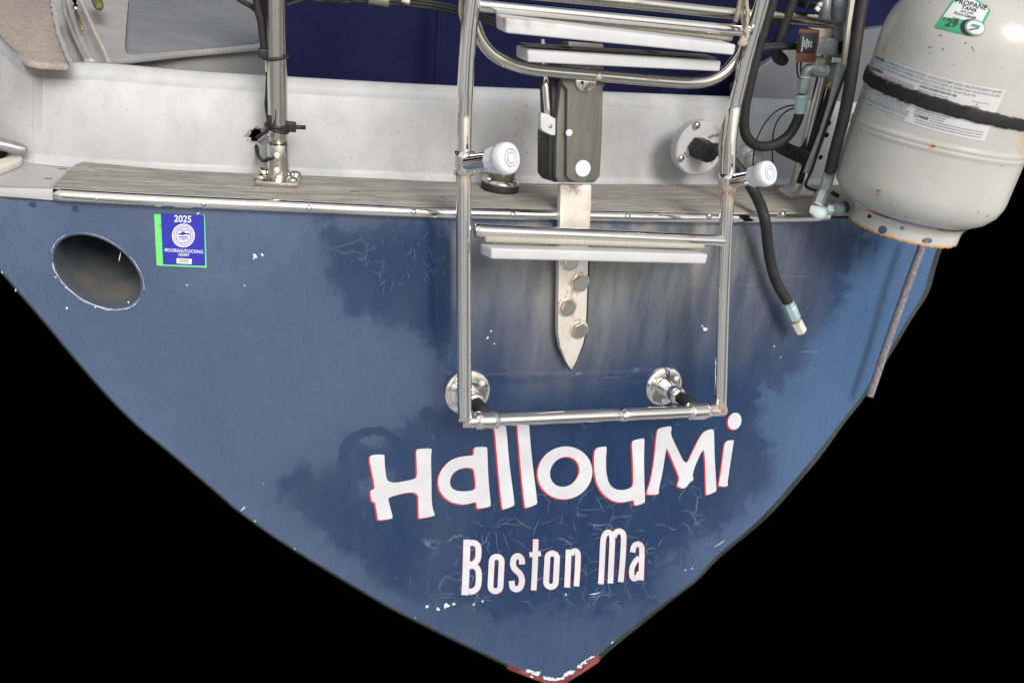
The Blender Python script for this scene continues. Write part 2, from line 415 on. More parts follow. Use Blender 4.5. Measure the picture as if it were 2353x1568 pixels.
def prism(front, vec, bev=0, seg=2):
    """solid from a front outline (3-D points) pushed back by vec, edges bevelled"""
    front = [np.asarray(p, float) for p in front]; vec = np.asarray(vec, float)
    bm = bmesh.new()
    a = [bm.verts.new(tuple(p)) for p in front]; b = [bm.verts.new(tuple(p + vec)) for p in front]
    bm.faces.new(a); bm.faces.new(b[::-1]); n = len(a)
    for i in range(n): bm.faces.new((a[i], b[i], b[(i + 1) % n], a[(i + 1) % n]))
    bmesh.ops.recalc_face_normals(bm, faces=bm.faces)
    if bev:
        ed = [e for e in bm.edges if len(e.link_faces) == 2 and e.calc_face_angle(0) > .5]
        bmesh.ops.bevel(bm, geom=ed, offset=bev, segments=seg, profile=.6, affect='EDGES', clamp_overlap=True)
    bm.verts.index_update()
    V = [tuple(v.co) for v in bm.verts]; F = [tuple(v.index for v in f.verts) for f in bm.faces]; bm.free()
    return V, F
def screw_head(P, ax, r, dome=.45, n=16):
    return lathe(P, ax, [(-r * .3, r), (0, r), (r * dome * .6, r * .8), (r * dome * .9, r * .45), (r * dome, .0)], n, cap=False)
def hexn(P, ax, r, h, a0=None):
    return lathe(P, ax, [(-.001, r), (h * .85, r), (h, r * .86)], 6, True, a0)
def chaikin(P, it=1, q=.25):
    for _ in range(it):
        o = []
        for i in range(len(P)):
            a, b = np.array(P[i], float), np.array(P[(i + 1) % len(P)], float)
            o += [tuple(a + (b - a) * q), tuple(a + (b - a) * (1 - q))]
        P = o
    return P
def fill2d(loops):
    """flat outline(s) with holes -> verts, faces (2-D)"""
    cu = bpy.data.curves.new('tmp', 'CURVE'); cu.dimensions = '2D'; cu.fill_mode = 'BOTH'
    for lp in loops:
        sp = cu.splines.new('POLY'); sp.points.add(len(lp) - 1); sp.use_cyclic_u = True
        for q, p in zip(sp.points, lp): q.co = (p[0], -p[1], 0, 1)
    return _c2m(cu)
def _c2m(cu):
    o = bpy.data.objects.new('tmp', cu); COL.objects.link(o)
    dg = bpy.context.evaluated_depsgraph_get(); me = o.evaluated_get(dg).to_mesh()
    V = [(v.co.x, -v.co.y) for v in me.vertices]; F = [tuple(p.vertices) for p in me.polygons]
    o.evaluated_get(dg).to_mesh_clear(); bpy.data.objects.remove(o); bpy.data.curves.remove(cu); return V, F
def text2d(s, size=1.0, bold=0., align='CENTER', shear=0., sx=1.0):
    cu = bpy.data.curves.new('tmp', 'FONT'); cu.body = s; cu.size = size; cu.align_x = align; cu.offset = bold; cu.shear = shear
    cu.fill_mode = 'FRONT'; cu.resolution_u = 3
    V, F = _c2m(cu); return [(x * sx, y) for x, y in V], F
def ell(cx, cy, rx, ry, rot=0, n=40):
    c, s = math.cos(rot), math.sin(rot)
    return [(cx + rx * math.cos(t) * c - ry * math.sin(t) * s, cy + rx * math.cos(t) * s + ry * math.sin(t) * c)
            for t in [2 * math.pi * k / n for k in range(n)]]
def bil(q, u, v):                        # quad corners TL,TR,BR,BL
    q = [np.asarray(p, float) for p in q]
    return (q[0] * (1 - u) + q[1] * u) * (1 - v) + (q[3] * (1 - u) + q[2] * u) * v
def ribbon(path, wd, closed=False):
    P = [np.array(p, float) for p in path]; N = len(P); V = []
    ws = [wd] * N if np.isscalar(wd) else wd
    for i in range(N):
        if closed: t = unit(P[(i + 1) % N] - P[i - 1])
        else: t = unit(P[min(i + 1, N - 1)] - P[max(i - 1, 0)])
        n = np.array([-t[1], t[0]]) * ws[i] / 2
        V += [tuple(P[i] + n), tuple(P[i] - n)]
    F = [(2 * i, 2 * i + 1, 2 * ((i + 1) % N) + 1, 2 * ((i + 1) % N)) for i in range(N if closed else N - 1)]
    return V, F
def inpoly(X, Y, poly):
    X = np.asarray(X); r = np.zeros(X.shape, bool); n = len(poly); j = n - 1
    for i in range(n):
        xi, yi = poly[i]; xj, yj = poly[j]
        c = ((yi > Y) != (yj > Y)) & (X < (xj - xi) * (Y - yi) / (yj - yi + 1e-12) + xi); r ^= c; j = i
    return r
def sdist(X, Y, poly):                   # signed distance, + inside
    d = np.full(X.shape, 1e9); n = len(poly)
    for i in range(n):
        ax, ay = poly[i]; bx, by = poly[(i + 1) % n]; dx, dy = bx - ax, by - ay
        t = np.clip(((X - ax) * dx + (Y - ay) * dy) / (dx * dx + dy * dy + 1e-9), 0, 1)
        d = np.minimum(d, np.hypot(X - ax - t * dx, Y - ay - t * dy))
    return np.where(inpoly(X, Y, poly), d, -d)
# ================================================================== SETTING
add('backdrop', [(-14, 4.2, -9), (18, 4.2, -9), (18, 4.2, 10), (-14, 4.2, 10), (-14, 4.25, -9), (18, 4.25, -9), (18, 4.25, 10), (-14, 4.25, 10)],
    [(0, 1, 2, 3), (7, 6, 5, 4), (0, 4, 5, 1), (3, 2, 6, 7), (0, 3, 7, 4), (1, 5, 6, 2)], 'black', smooth=False, kind='structure')
# ================================================================== SAILBOAT
tipw = T(1290, 1568)
boat = thing('sailboat', 'navy blue sailboat seen from behind, scuffed stern lettered in white above black', 'sailboat', (tipw[0], tipw[1], tipw[2]))
LE = [(-160, 452), (-60, 552)] + zp([(0, 735), (340, 1130)], 'H') + zp([(495, 0), (710, 225), (905, 390), (1200, 640), (1300, 725), (1600, 935), (2030, 1195), (2195, 1285)], 'M') \
     + zp([(200, 675), (400, 770), (640, 885), (830, 960), (990, 1020), (1090, 1050)], 'K')
RE = zp([(1090, 1050), (1200, 990), (1420, 850), (1590, 715), (1870, 490), (2200, 240), (2353, 120)], 'K') + \
     [(1645, 1276), (1730, 1204), (1785, 1147), (1861, 1058), (1933, 965), (1992, 888), (2077, 744), (2120, 672), (2137, 617), (2154, 566), (2190, 500)]
le3 = np.array([T(*p) for p in spline([np.array(p) for p in LE], 6)])
re3 = np.array([T(*p) for p in spline([np.array(p) for p in RE], 6)])[::-1]
def at_z(poly, n):
    d = np.r_[0, np.cumsum(np.linalg.norm(np.diff(poly, axis=0), axis=1))]
    z = poly[:, 2]; zz = z[0] + (z[-1] - z[0]) * (np.linspace(0, 1, n) ** 1.0)
    zm = np.minimum.accumulate(z)
    return np.array([[np.interp(-q, -zm, poly[:, k]) for k in (0, 1, 2)] for q in zz])
NR, NC = 260, 420
Lz, Rz = at_z(le3, NR), at_z(re3, NR)
uu = np.linspace(0, 1, NC)
X = Lz[:, None, 0] * (1 - uu) + Rz[:, None, 0] * uu
Zg = Lz[:, None, 2] * (1 - uu) + Rz[:, None, 2] * uu
def ysurf(x, z): return (DT + KC * (x - XC) ** 2 - NRM[2] * (z - CZ)) / NRM[1]
Y = ysurf(X, Zg)
G = np.stack([X, Y, Zg], -1).reshape(-1, 3)
cc = (G - EYE) @ MW; PX = CX + FOC * cc[:, 0] / cc[:, 2]; PY = CY + FOC * cc[:, 1] / cc[:, 2]
HOLE = ell(224, 623, 111.6, 70.5, math.radians(33), 64)
HC = np.array([224., 623.])
inh = inpoly(PX, PY, HOLE)
DARK = [(742, 528), (1030, 512), (1300, 505), (2000, 505), (1990, 560), (1950, 600), (1935, 640), (1934, 680), (1932, 712), (1905, 745), (1868, 790), (1838, 828), (1800, 905),
        (1762, 900), (1757, 950), (1765, 1040), (1782, 1110), (1760, 1125), (1640, 1215), (1535, 1300), (1522, 1372), (1440, 1392), (1250, 1400), (1040, 1398), (915, 1362), (865, 1335), (800, 1285),
        (745, 1225), (705, 1190), (668, 1165), (650, 1110), (690, 1078), (760, 1076), (800, 1010), (850, 1000), (905, 985), (960, 945), (1030, 955), (1028, 850), (1022, 790),
        (955, 782), (905, 752), (862, 730), (802, 716), (792, 680), (738, 640), (746, 560)]
WHITISH = [[(790, 1080), (930, 1040), (940, 1120), (880, 1175), (800, 1160)], [(690, 1100), (735, 1105), (725, 1150), (690, 1160)]]
def sm(d, a): return np.clip(d / a * .5 + .5, 0, 1)
dk = sm(sdist(PX, PY, DARK), 110)
ox = 1 - dk  # mirrored pale sky and dark trees, painted into the hull colour
for wv in WHITISH: ox = np.maximum(ox, .50 * np.clip(sdist(PX, PY, wv) / 55 + .35, 0, 1))
# ghost of older lettering: clean dark curve
gr = np.hypot((PX - 858) / 1.05, PY - 1055); gh = (np.abs(gr - 66) < 9) & (PY < 1062) & (PX < 915)
ox = np.where(gh, 0.0, ox)
for (x, y, r) in [(980, 950, 22), (700, 1105, 34), (175, 480, 12), (75, 470, 10)]:
    ox = np.minimum(ox, np.clip(np.hypot(PX - x, PY - y) / r - .3, 0, 1) ** 1.0 + 0.0)
# low-sky reflection painted in behind the ladder, feathering out downwards
REFL_AREA = [(1036, 505), (1900, 505), (1880, 640), (1690, 760), (1660, 800), (1100, 830), (1034, 760)]
refl = np.clip((PX - 1034) / 8, 0, 1) * np.clip((1930 - PX) / 330, 0, 1) * np.clip((900 - PY + 40 * np.sin(PX * .011)) / 330, 0, 1) * (.95 - .35 * np.exp(-((PX - 1130) / 90) ** 2))
crk = np.clip(sdist(PX, PY, [(960, 1215), (1200, 1120), (1480, 1080), (1660, 1100), (1620, 1230), (1540, 1290), (1480, 1390), (1300, 1420), (1040, 1400), (960, 1370), (900, 1290)]) / 40, 0, 1)
crk = np.maximum(crk, np.clip(sdist(PX, PY, [(1090, 590), (1260, 590), (1260, 690), (1120, 700)]) / 20, 0, .5))
crk = np.maximum(crk, np.clip(sdist(PX, PY, [(740, 540), (1030, 525), (1030, 650), (880, 660), (760, 620)]) / 30, 0, .45))
blu = np.clip((PX - 1500) / 500, 0, 1)  # sky reflection put into the paint, bluer to the right
thin = np.clip((PY - .12 * np.abs(PX - 1290) - 1180) / 220, 0, 1)
F = []
keep = ~inh
for j in range(NR - 1):
    for i in range(NC - 1):
        a = j * NC + i; q = (a, a + 1, a + NC + 1, a + NC)
        if inh[a] or inh[a + 1] or inh[a + NC] or inh[a + NC + 1]: continue
        F.append(q)

# flat collar between the grid and the true rim of the exhaust port, then the pipe behind it
def hole_ring(s, off): return [T(*(HC + (np.array(p) - HC) * s), off) for p in HOLE]
mb = MB(); n = 64
pdir = unit(np.array([.05, 1., .05]))
R0 = hole_ring(1.10, -.0016); R1 = hole_ring(1.02, .0015); R2 = hole_ring(.985, -.002)
mb.put(R0 + R1 + R2, [(k * n + i, k * n + (i + 1) % n, (k + 1) * n + (i + 1) % n, (k + 1) * n + i) for k in range(2) for i in range(n)])
mb.build('port_rim', 'hull', boat, attrs={'ox': np.ones(n * 3) * .9, 'refl': np.zeros(n * 3), 'crk': np.zeros(n * 3), 'blu': np.zeros(n * 3)})
mb = MB(); rings = []
c3 = np.mean(R2, 0)
for d, s in ((0, 1), (.03, .97), (.10, .94), (.22, .90), (.30, .55), (.31, .02)):
    rings += [c3 + (np.asarray(p) - c3) * s + pdir * d for p in R2]
mb.put(rings, [(k * n + i, k * n + (i + 1) % n, (k + 1) * n + (i + 1) % n, (k + 1) * n + i) for k in range(5) for i in range(n)])
mb.build('exhaust_pipe', 'pipe', boat)
# chipped white gelcoat round the port, chips and scratches over the hull
def blob(mb, x, y, r, off, ar=1, rot=0, n=9):
    P = []
    for k in range(n):
        t = 2 * math.pi * k / n; q = r * .72 * rnd.uniform(.25, 1.3)
        dx, dy = q * math.cos(t) * ar, q * math.sin(t)
        P.append(T(x + dx * math.cos(rot) - dy * math.sin(rot), y + dx * math.sin(rot) + dy * math.cos(rot), off))
    mb.put(P, [tuple(range(n))])
def strip(mb, P, wd, off):
    V, Fq = ribbon(P, np.array(wd) * .75); mb.put([T(x, y, off) for x, y in V], Fq)
ch = MB()
rim = [tuple(HC + (np.array(p) - HC) * 1.05) for p in HOLE]
for a0, a1, w0 in ((2, 27, 2.2), (52, 62, 1.6), (29, 37, 2.4), (0, 4, 1.4)):
    P = [np.array(rim[k % 64]) + (rnd.uniform(-1.2, 1.2), rnd.uniform(-1.2, 1.2)) for k in range(a0, a1)]
    strip(ch, P, [w0 * rnd.uniform(.2, 1.3) for _ in P], .0019)
for x, y, r in [(128, 636, 5), (150, 660, 3), (153, 708, 4), (295, 693, 4), (220, 705, 3), (36, 667, 3), (5, 625, 3), (430, 655, 3), (562, 655, 3), (1025, 1391, 11), (1005, 1398, 8), (1042, 1386, 6), (981, 1392, 5),
                (1088, 1388, 4), (1108, 1380, 4), (1300, 1365, 4), (1590, 1305, 4), (1574, 1308, 3), (560, 1165, 4), (585, 1196, 3), (953, 1418, 3), (677, 1260, 3), (1778, 795, 3), (1793, 820, 3), (1407, 1474, 4),
                (1120, 775, 5), (1135, 790, 4), (1128, 760, 3), (1620, 755, 6), (1614, 748, 4), (585, 590, 9), (603, 586, 5), (455, 490, 5), (1545, 930, 2), (605, 1110, 2)]:
    blob(ch, x, y, r, .0012, rnd.uniform(.6, 1.5), rnd.uniform(0, 3))
for x0, y0, x1, y1, wd in [(552, 1172, 564, 1163, 3), (1355, 1364, 1378, 1360, 3), (1640, 1255, 1665, 1240, 2), (273, 600, 277, 580, 2.5), (1280, 1560, 1296, 1553, 3), (470, 497, 466, 492, 3)]:
    strip(ch, [(x0, y0), ((x0 + x1) / 2, (y0 + y1) / 2 + 1), (x1, y1)], [wd * .4, wd, wd * .3], .0012)
# worn white tip of the stern
for a, b, wd in ((zp([(830, 962), (880, 968), (905, 985), (950, 985)], 'K'), 0, 9), (zp([(985, 1022), (1040, 1035), (1100, 1040), (1160, 1025), (1180, 1000), (1225, 975), (1262, 968)], 'K'), 0, 9), (zp([(1290, 930), (1340, 890), (1375, 862), (1440, 832)], 'K'), 0, 5)):
    P = [tuple(p) for p in spline([np.array(p) for p in a], 6)]
    strip(ch, [(x + rnd.uniform(-1, 1), y - 2 + rnd.uniform(-1, 1)) for x, y in P], [wd * rnd.uniform(.5, 1.3) for _ in P], .0013)
for x, y, r in ((1235, 1545, 8), (1222, 1553, 5), (1260, 1557, 6), (1310, 1545, 7), (1335, 1530, 5), (1345, 1521, 4)): blob(ch, x, y, r, .0016, 1.4)
scr = MB()
def scratch(x, y, a, l, wd, off=.0009):
    cv = rnd.uniform(-.6, .6); P = []
    for k in range(7):
        s = k / 6 * l; P.append((x + math.cos(a) * s, y + math.sin(a) * s)); a += cv / 6
    strip(scr, P, [wd * (.2 + math.sin(math.pi * min(1, (k + .3) / 6.5))) for k in range(7)], off)
out2 = [tuple(p) for p in LE] + [tuple(p) for p in RE[1:]]
def rand_in(poly):
    xs = [p[0] for p in poly]; ys = [p[1] for p in poly]
    while True:
        x, y = rnd.uniform(min(xs), max(xs)), rnd.uniform(min(ys), max(ys))
        if sdist(np.array([x]), np.array([y]), poly)[0] > 8: return x, y
for _ in range(140):
    x, y = rand_in(out2)
    if math.hypot(x - 224, y - 623) < 120: continue
    scratch(x, y, rnd.choice([rnd.uniform(-.4, .4), rnd.uniform(1.2, 1.9)]), rnd.uniform(4, 22), rnd.uniform(.5, 1.3))
for _ in range(70):
    x, y = rand_in([(950, 1200), (1560, 1120), (1600, 1240), (1450, 1400), (1100, 1410), (960, 1370)]); scratch(x, y, rnd.uniform(0, 6.3), rnd.uniform(12, 55), rnd.uniform(.7, 1.5))
for _ in range(34):
    x, y = rand_in([(740, 535), (1030, 520), (1030, 650), (880, 665), (760, 620)]); scratch(x, y, rnd.uniform(.7, 2.4), rnd.uniform(8, 34), rnd.uniform(.6, 1.2))
for k_ in range(9):
    x, y = rnd.uniform(1690, 1790), 628 + k_ * 5.2 + rnd.uniform(-2, 2); P_ = [(x + q, y + 9 * math.sin(q / 60) * (1 if k_ % 3 else -.4) - q * .08) for q in np.linspace(0, rnd.uniform(30, 85), 8)]
    strip(scr, P_, [1.2 * math.sin(math.pi * (k + .5) / 8) for k in range(8)], .0009)
scratch(450, 627, .35, 95, 1.6); scratch(1838, 808, -.1, 50, 2); scratch(1855, 845, -.15, 26, 2);
tmb = MB(); tmb.V = list(G); tmb.F = F
tr = multi('transom', [(tmb, 'hull'), (ch, 'white enamel chips'), (scr, 'pale scratch')], boat, attrs={'ox': ox, 'refl': refl, 'crk': crk, 'blu': blu, 'thin': thin})
# rounded edge and hull side leading forward
edge = [np.array(p) for p in spline([np.array(p) for p in LE], 6)] + [np.array(p) for p in spline([np.array(p) for p in RE], 6)][1:]
V = []; N = len(edge); NRG = 6; mi = []; Fq = []
for i, p in enumerate(edge):
    t = unit(edge[min(i + 1, N - 1)] - edge[max(i - 1, 0)]); o = np.array([-t[1], t[0]])
    if o @ (p - np.array([1250, 900])) < 0: o = -o
    red = 1165 < p[0] < 1372 and p[1] > 1480
    wb = (15 if p[0] > 1250 else 11) if red else (5.5 if p[0] < 1250 else 10)
    if p[0] > 1250 and not red: wb *= 1 + .22 * math.sin(p[1] * .013) + .06 * math.sin(p[1] * .05)
    A0 = T(*p, -.0006); A1 = T(*(p + o * wb * .35), .001); A2 = T(*(p + o * wb * .8), -.006); A3 = T(*(p + o * wb), -.016)
    A4 = A3 + np.array([0, .25, .0]); A5 = A3 + np.array([0, .9, .15])
    V += [A0, A1, A2, A3, A4, A5]
    if i < N - 1:
        for k in range(NRG - 1):
            Fq.append((i * NRG + k, i * NRG + k + 1, (i + 1) * NRG + k + 1, (i + 1) * NRG + k)); mi.append(1 if red and k < 5 else 0)
add('hull_side', V, Fq, None, boat, mats=['side', 'red'], mi=mi)
# ---- rub rail, cap board, corner moulding, coaming
RAIL = [(124, 446.5), (303, 457), (665, 474), (964, 487), (1282, 494), (1651, 500.5), (1900, 498)]
ZCAP = float(np.mean([T(x, y - 12, .012)[2] for x, y in RAIL[:6]]))
_rt = np.array([T(x, y - 12.5, .012) for x, y in RAIL]); _zp = np.polyfit(_rt[:, 0], _rt[:, 2], 2)
def ZX(x): return float(np.polyval(_zp, x))
def Hc(x, y, dz=0.0):
    z = ZCAP
    for _ in range(8): P = Hz(x, y, z + dz); z = ZX(P[0])
    return Hz(x, y, z + dz)
rl = subdiv([T(*p, .009) for p in spline([np.array(p) for p in RAIL], 5)], .02)
rr = MB().put(*tube(rl, mm(14.6, rl[10]), 20)).build('rub_rail', 'polished steel', boat, rust=True)
for x, y in ((222, 455), (468, 468), (710, 478), (950, 487), (1178, 493), (1442, 497), (1630, 496), (1799, 492)):
    P = T(x, y, .009 + mm(12.8, T(x, y))); MB().put(*screw_head(P, OUT + np.array([0, 0, .15]), mm(7, P))).build('screw', 'dull steel', rr)
front = [(126, 432), (303, 444), (665, 461), (964, 474.5), (1282, 481), (1651, 488), (1880, 487), (1975, 484)]
back = [(1990, 425), (1900, 424), (1670, 424), (1330, 422), (1050, 417), (850, 408), (600, 398), (400, 389), (250, 376), (190, 370)]
capo = [Hc(x, y) for x, y in spline([np.array(p) for p in front], 4)] + [Hc(x, y) for x, y in spline([np.array(p) for p in back], 4)] + [Hc(172, 377), Hc(152, 392), Hc(134, 414)]
cap_ = MB().put(*prism(capo, (0, 0, -.011), .003)).build('cap_board', 'teak', boat, auto=40)
for x, y, r in ((210, 389, 10), (815, 443, 11), (590, 430, 10), (1015, 455, 9), (1560, 440, 8), (1232, 452, 8)):
    P = Hc(x, y, +.0005); MB().put(*lathe(P, (0, 0, 1), [(-.002, mm(r, P) * 1.0), (.0007, mm(r, P))], 20)).build('wood_plug', 'teak', cap_)
zm = Hc(60, 430)[2] - .012
mo = [Hz(x, y, zm) for x, y in ((-190, 420), (-60, 428), (0, 432), (60, 430), (118, 432), (150, 400), (185, 380), (120, 377), (90, 374), (60, 366), (20, 360), (-190, 330))]
cmb = MB().put(*prism(mo, (0, -.012, -.034), .006, 3))
mf = [T(x, y, .004) for x, y in ((-190, 415), (-60, 425), (0, 431), (60, 432), (124, 434), (125, 462), (60, 456), (0, 452), (-60, 450), (-190, 448))]
MB().put(*prism(mf, -OUT * .02, .003, 2)).build('hull_flange', 'greygel', boat, auto=50)
ml = MB()
for q in ([(895, 815), (1030, 820), (1030, 826), (895, 822)], [(680, 963), (810, 965), (810, 972), (680, 970)]):
    ml.put([Hz(x, y, zm + .001) for x, y in zp(q, 'Q')], [(0, 1, 2, 3)])
multi('corner_moulding', [(cmb, 'greygel'), (ml, 'dark gap')], boat, auto=50)
# coaming: lofted columns (bottom, top), rounded top lip
TOPC = [(-120, -20), (-50, 35), (-10, 66), (25, 105), (55, 134), (90, 143), (160, 147), (250, 151), (425, 166), (610, 178), (850, 192), (1050, 202), (1330, 213), (1670, 226), (1840, 233), (2010, 240)]
BOTC = [(-120, 338), (-50, 350), (-10, 357), (22, 364), (55, 369), (90, 374), (160, 381), (250, 387), (425, 396), (610, 402), (850, 411), (1050, 418), (1330, 424), (1670, 427), (1840, 427), (2010, 427)]
tc = spline([np.array(p, float) for p in TOPC], 36); bc = spline([np.array(p, float) for p in BOTC], 36)
V = []; K = 0; NP = 15
yw = Hc(640, 404)[1]
for (t, b) in zip(tc, bc):
    B0 = Hc(*b, -.012)
    side = max(0, min(1, (100 - b[0]) / 120))
    yb = B0[1]
    T0 = Yp(t[0], t[1], yb + .035 - .13 * side)
    h = T0[2] - B0[2]; ax = B0; dx = T0 - B0
    n0 = unit(np.array([0, -1, .05])) if side < .2 else unit(np.array([.8 * side, -1, .05]))
    bk = -n0 * (1, 1, 0); prof = []
    for k in range(45):
        f = k / 44 * .86; prof.append(B0 + dx * f + n0 * (.006 * math.sin(f * 3.1) + .010 * max(0, 1 - f / .08)))
    for q in (.0, .3, .6, .85, 1.0):
        a = q * math.pi / 2; prof.append(B0 + dx * (.86 + .14 * math.sin(a)) + bk * (.022 * (1 - math.cos(a))))
    prof.append(prof[-1] + bk * .02 + np.array([0, 0, -.12])); NP = len(prof); V += prof
nn = len(tc)
Fq = [(i * NP + k, i * NP + k + 1, (i + 1) * NP + k + 1, (i + 1) * NP + k) for i in range(nn - 1) for k in range(NP - 1)]
V = np.array(V); c_ = (V - EYE) @ MW; vx, vy = CX + FOC * c_[:, 0] / c_[:, 2], CY + FOC * c_[:, 1] / c_[:, 2]
HP = np.array([588.5, 311.])
ysf = float(V[np.argmin(np.hypot(vx - HP[0], vy - HP[1]) + (V[:, 1] > yw + .06) * 1e3)][1])
fc = np.array([[vx[list(f)].mean(), vy[list(f)].mean()] for f in Fq]); keep = np.hypot(fc[:, 0] - HP[0], (fc[:, 1] - HP[1]) * .95) > 15.5
Fq = [f for f, k in zip(Fq, keep) if k]
co = add('coaming', V, Fq, 'gel', boat)
# hole with broken edge in the coaming
P0 = Yp(HP[0], HP[1], ysf + .004)
hmb = MB().put(*lathe(P0 + np.array([0, -.004, 0]), (0, 1, 0), [(.004, mm(24, P0)), (.0045, mm(18, P0)), (.06, mm(17, P0)), (.0601, 0)], 24, False))
ck = MB()
for k in range(26):
    a = rnd.uniform(0, 6.28); r0 = mm(17, P0) * rnd.uniform(.86, 1.15); r1 = r0 * rnd.uniform(1.1, 1.45); 
    e = np.array([math.cos(a), 0, math.sin(a)]); f = np.array([-math.sin(a), 0, math.cos(a)]) * r0 * rnd.uniform(.08, .2)
    c = P0 + np.array([0, -.0055 - rnd.uniform(0, .0015), 0]); ck.put([c + e * r0 - f, c + e * r1 - f * .4, c + e * r1 + f * .6, c + e * r0 + f], [(0, 1, 2, 3)])

multi('cable_hole', [(hmb, 'dark gap'), (ck, 'grey cleat metal')], co)
# ---- cockpit beyond the coaming
ZT = Yp(640, 178, yw + .03)[2]
def flat(name, pts, z, m, parent, th=.01, bev=.003):
    return MB().put(*prism([Hz(x, y, z) for x, y in pts], (0, 0, -th), bev)).build(name, m, parent, auto=40)
DE_ = [tuple(p) for p in spline([np.array(q) for q in zp([(205, -120), (212, -10), (240, 120), (275, 300), (315, 420), (370, 560), (412, 650)], 'X')], 6)]
dk_ = flat('side_deck', [(-120, -60)] + DE_ + [(120, 145.5), (90, 143.5), (70, 140), (55, 135), (40, 121), (25, 106), (8, 88), (-10, 67), (-50, 36), (-120, -19)], ZT - .012, 'nonskid', boat)
V, Fq = ribbon([(x + 4 + rnd.uniform(-1.3, 1.3), y) for x, y in DE_], [9 + rnd.uniform(-3, 3) for _ in DE_])
MB().put([Hz(x, y, ZT - .006) for x, y in V], Fq).build('deck_edge', 'gel', boat, smooth=False)
ZS = ZT - .10
flat('cockpit_seat', [(120, -140), (760, -140), (760, 100), (600, 108), (430, 122), (300, 136), (262, 138), (250, 260), (130, 260)], ZS, 'greygel', boat)
rs = [Hz(x, y, ZS - .004) for x, y in ((250, 136), (430, 122), (600, 108), (760, 98))]
rs2 = [p + np.array([0, -.01, -.35]) for p in rs]
MB().put(rs + rs2, [(i, i + 1, 5 + i, 4 + i) for i in range(3)]).build('seat_front', 'greygel', boat)
lidp = zp([(1022, -280), (1015, 20), (992, 300), (984, 490), (995, 520), (1040, 532), (1500, 497), (2000, 458), (2300, 425), (2352, 400), (2360, -280)], 'X')
flat('locker_lid', lidp, ZS + .006, 'lid', boat, .008, .002)
gp = MB(); V, Fq = ribbon([(x, y) for x, y in lidp[1:10]], 2.6); gp.put([Hz(x, y, ZS + .0012) for x, y in V], Fq); gp.build('lid_gap', 'dark gap', boat, smooth=False)
# vertical inside wall with its two white strips
for nm, a, r, m in (('genoa_track', zp([(365, -120), (430, 120), (500, 340), (560, 480), (640, 640)], 'X'), 6, 'gel'), ('trim_strip', zp([(345, -60), (372, 150), (440, 330), (520, 500), (590, 640)], 'X'), 4, 'greygel')):
    P = [Hz(x, y, ZS + .02) for x, y in a]; MB().put(*tube(subdiv(P, .02), mm(r, P[1]), 10)).build(nm, m, boat)
P = [Hz(x, y, ZS + .03) for x, y in zp([(515, -80), (535, 20), (680, 350), (745, 480), (830, 680)], 'X')]
set_props(MB().put(*tube(spline(P, 8), mm(3.6, P[1]), 10)).build('control_line', 'cream plastic'), 'thin cream line running down inside the cockpit left of the grey lid', 'line')
tb = thing('turnbuckle', 'small chrome turnbuckle with brass pin inside the cockpit at upper left', 'turnbuckle', Hz(175, 70, ZS + .03))
P = [Hz(x, y, ZS + .05) for x, y in zp([(460, -50), (466, 20), (474, 50), (478, 95)], 'X')]; e = mm(1, P[0])
MB().put(*tube(spline(P, 6), [e * q for q in np.interp(range(19), [0, 5, 8, 12, 15, 18], [4, 5, 2.8, 3, 6, 5.5])], 14)).build('body', 'polished steel', tb)
P = [Hz(x, y, ZS + .04) for x, y in zp([(480, 130), (545, 305)], 'X')]; MB().put(*tube(P, mm(3.8, P[0]), 10)).build('pin', 'brass pin', tb)
P = [Hz(x, y, ZS + .05) for x, y in zp([(672, -60), (690, 10), (715, 80)], 'X')]; e = mm(1, P[0])
set_props(MB().put(*tube(spline(P, 8), [e * 11 * math.sqrt(max(0, 1 - (k / 16) ** 8)) + 1e-4 for k in range(17)], 16)).build('fender', 'olive fender fabric'), 'olive green fender end peeking down at the very top left', 'fender')
# ---- canvas over the cockpit
YC = yw + .42
nx, ny = 90, 40; V = []; at = []
for j in range(ny + 1):
    for i in range(nx + 1):
        u, v = i / nx, j / ny; P = np.array([.10 + 2.2 * u, YC + .10 * (1 - v), ZT - .55 + 1.0 * v])
        px_ = proj(P)[0]
        fold = .018 * math.sin(u * 23 + math.sin(v * 4) * 1.2) + .006 * math.sin(u * 61 + v * 7) + .014 * math.sin(v * 9 + u * 5) + .006 * math.sin((u * 40 + v * 16) + 2 * math.sin(v * 6))
        seam = .006 * math.exp(-((px_ - 1010) / 4) ** 2) - .006 * math.exp(-((px_ - 1001) / 3) ** 2)
        P[1] += fold - seam + .03 * math.sin(u * 3); V.append(P)
Fq = [(j * (nx + 1) + i, j * (nx + 1) + i + 1, (j + 1) * (nx + 1) + i + 1, (j + 1) * (nx + 1) + i) for j in range(ny) for i in range(nx)]
# keep only the cloth right of the cockpit seat
Fq = [f for f in Fq if proj(V[f[0]])[0] > 606]
cvs = add('canvas_cover', V, Fq, 'canvas', label='dark navy canvas cover hanging behind the stern rail', cat='canvas cover')
P = [Yp(x, y, YC - .03) for x, y in ((1010, -40), (1007, 60), (1004, 140), (998, 240))]
MB().put(*tube(spline(P, 6), .006, 8)).build('seam', 'canvas', cvs)
P = [Yp(x, y, YC - .05) for x, y in ((1490, 250), (1560, 205), (1640, 165), (1760, 115), (1860, 60))]
MB().put(*tube(spline(P, 8), [.014 + .01 * math.sin(k * .3) for k in range(33)], 12)).build('fold', 'canvas', cvs)
# inner bulkhead right of the canvas, its grey darkened for the canvas shade
P = [Yp(x, y, YC + .02 - .1) for x, y in ((1690, 200), (1780, 130), (1850, 90), (2050, 60), (2050, 320), (1690, 320))]
MB().put(*prism(P, (0, .03, 0), .004)).build('bulkhead', 'shaded grey panel', boat)
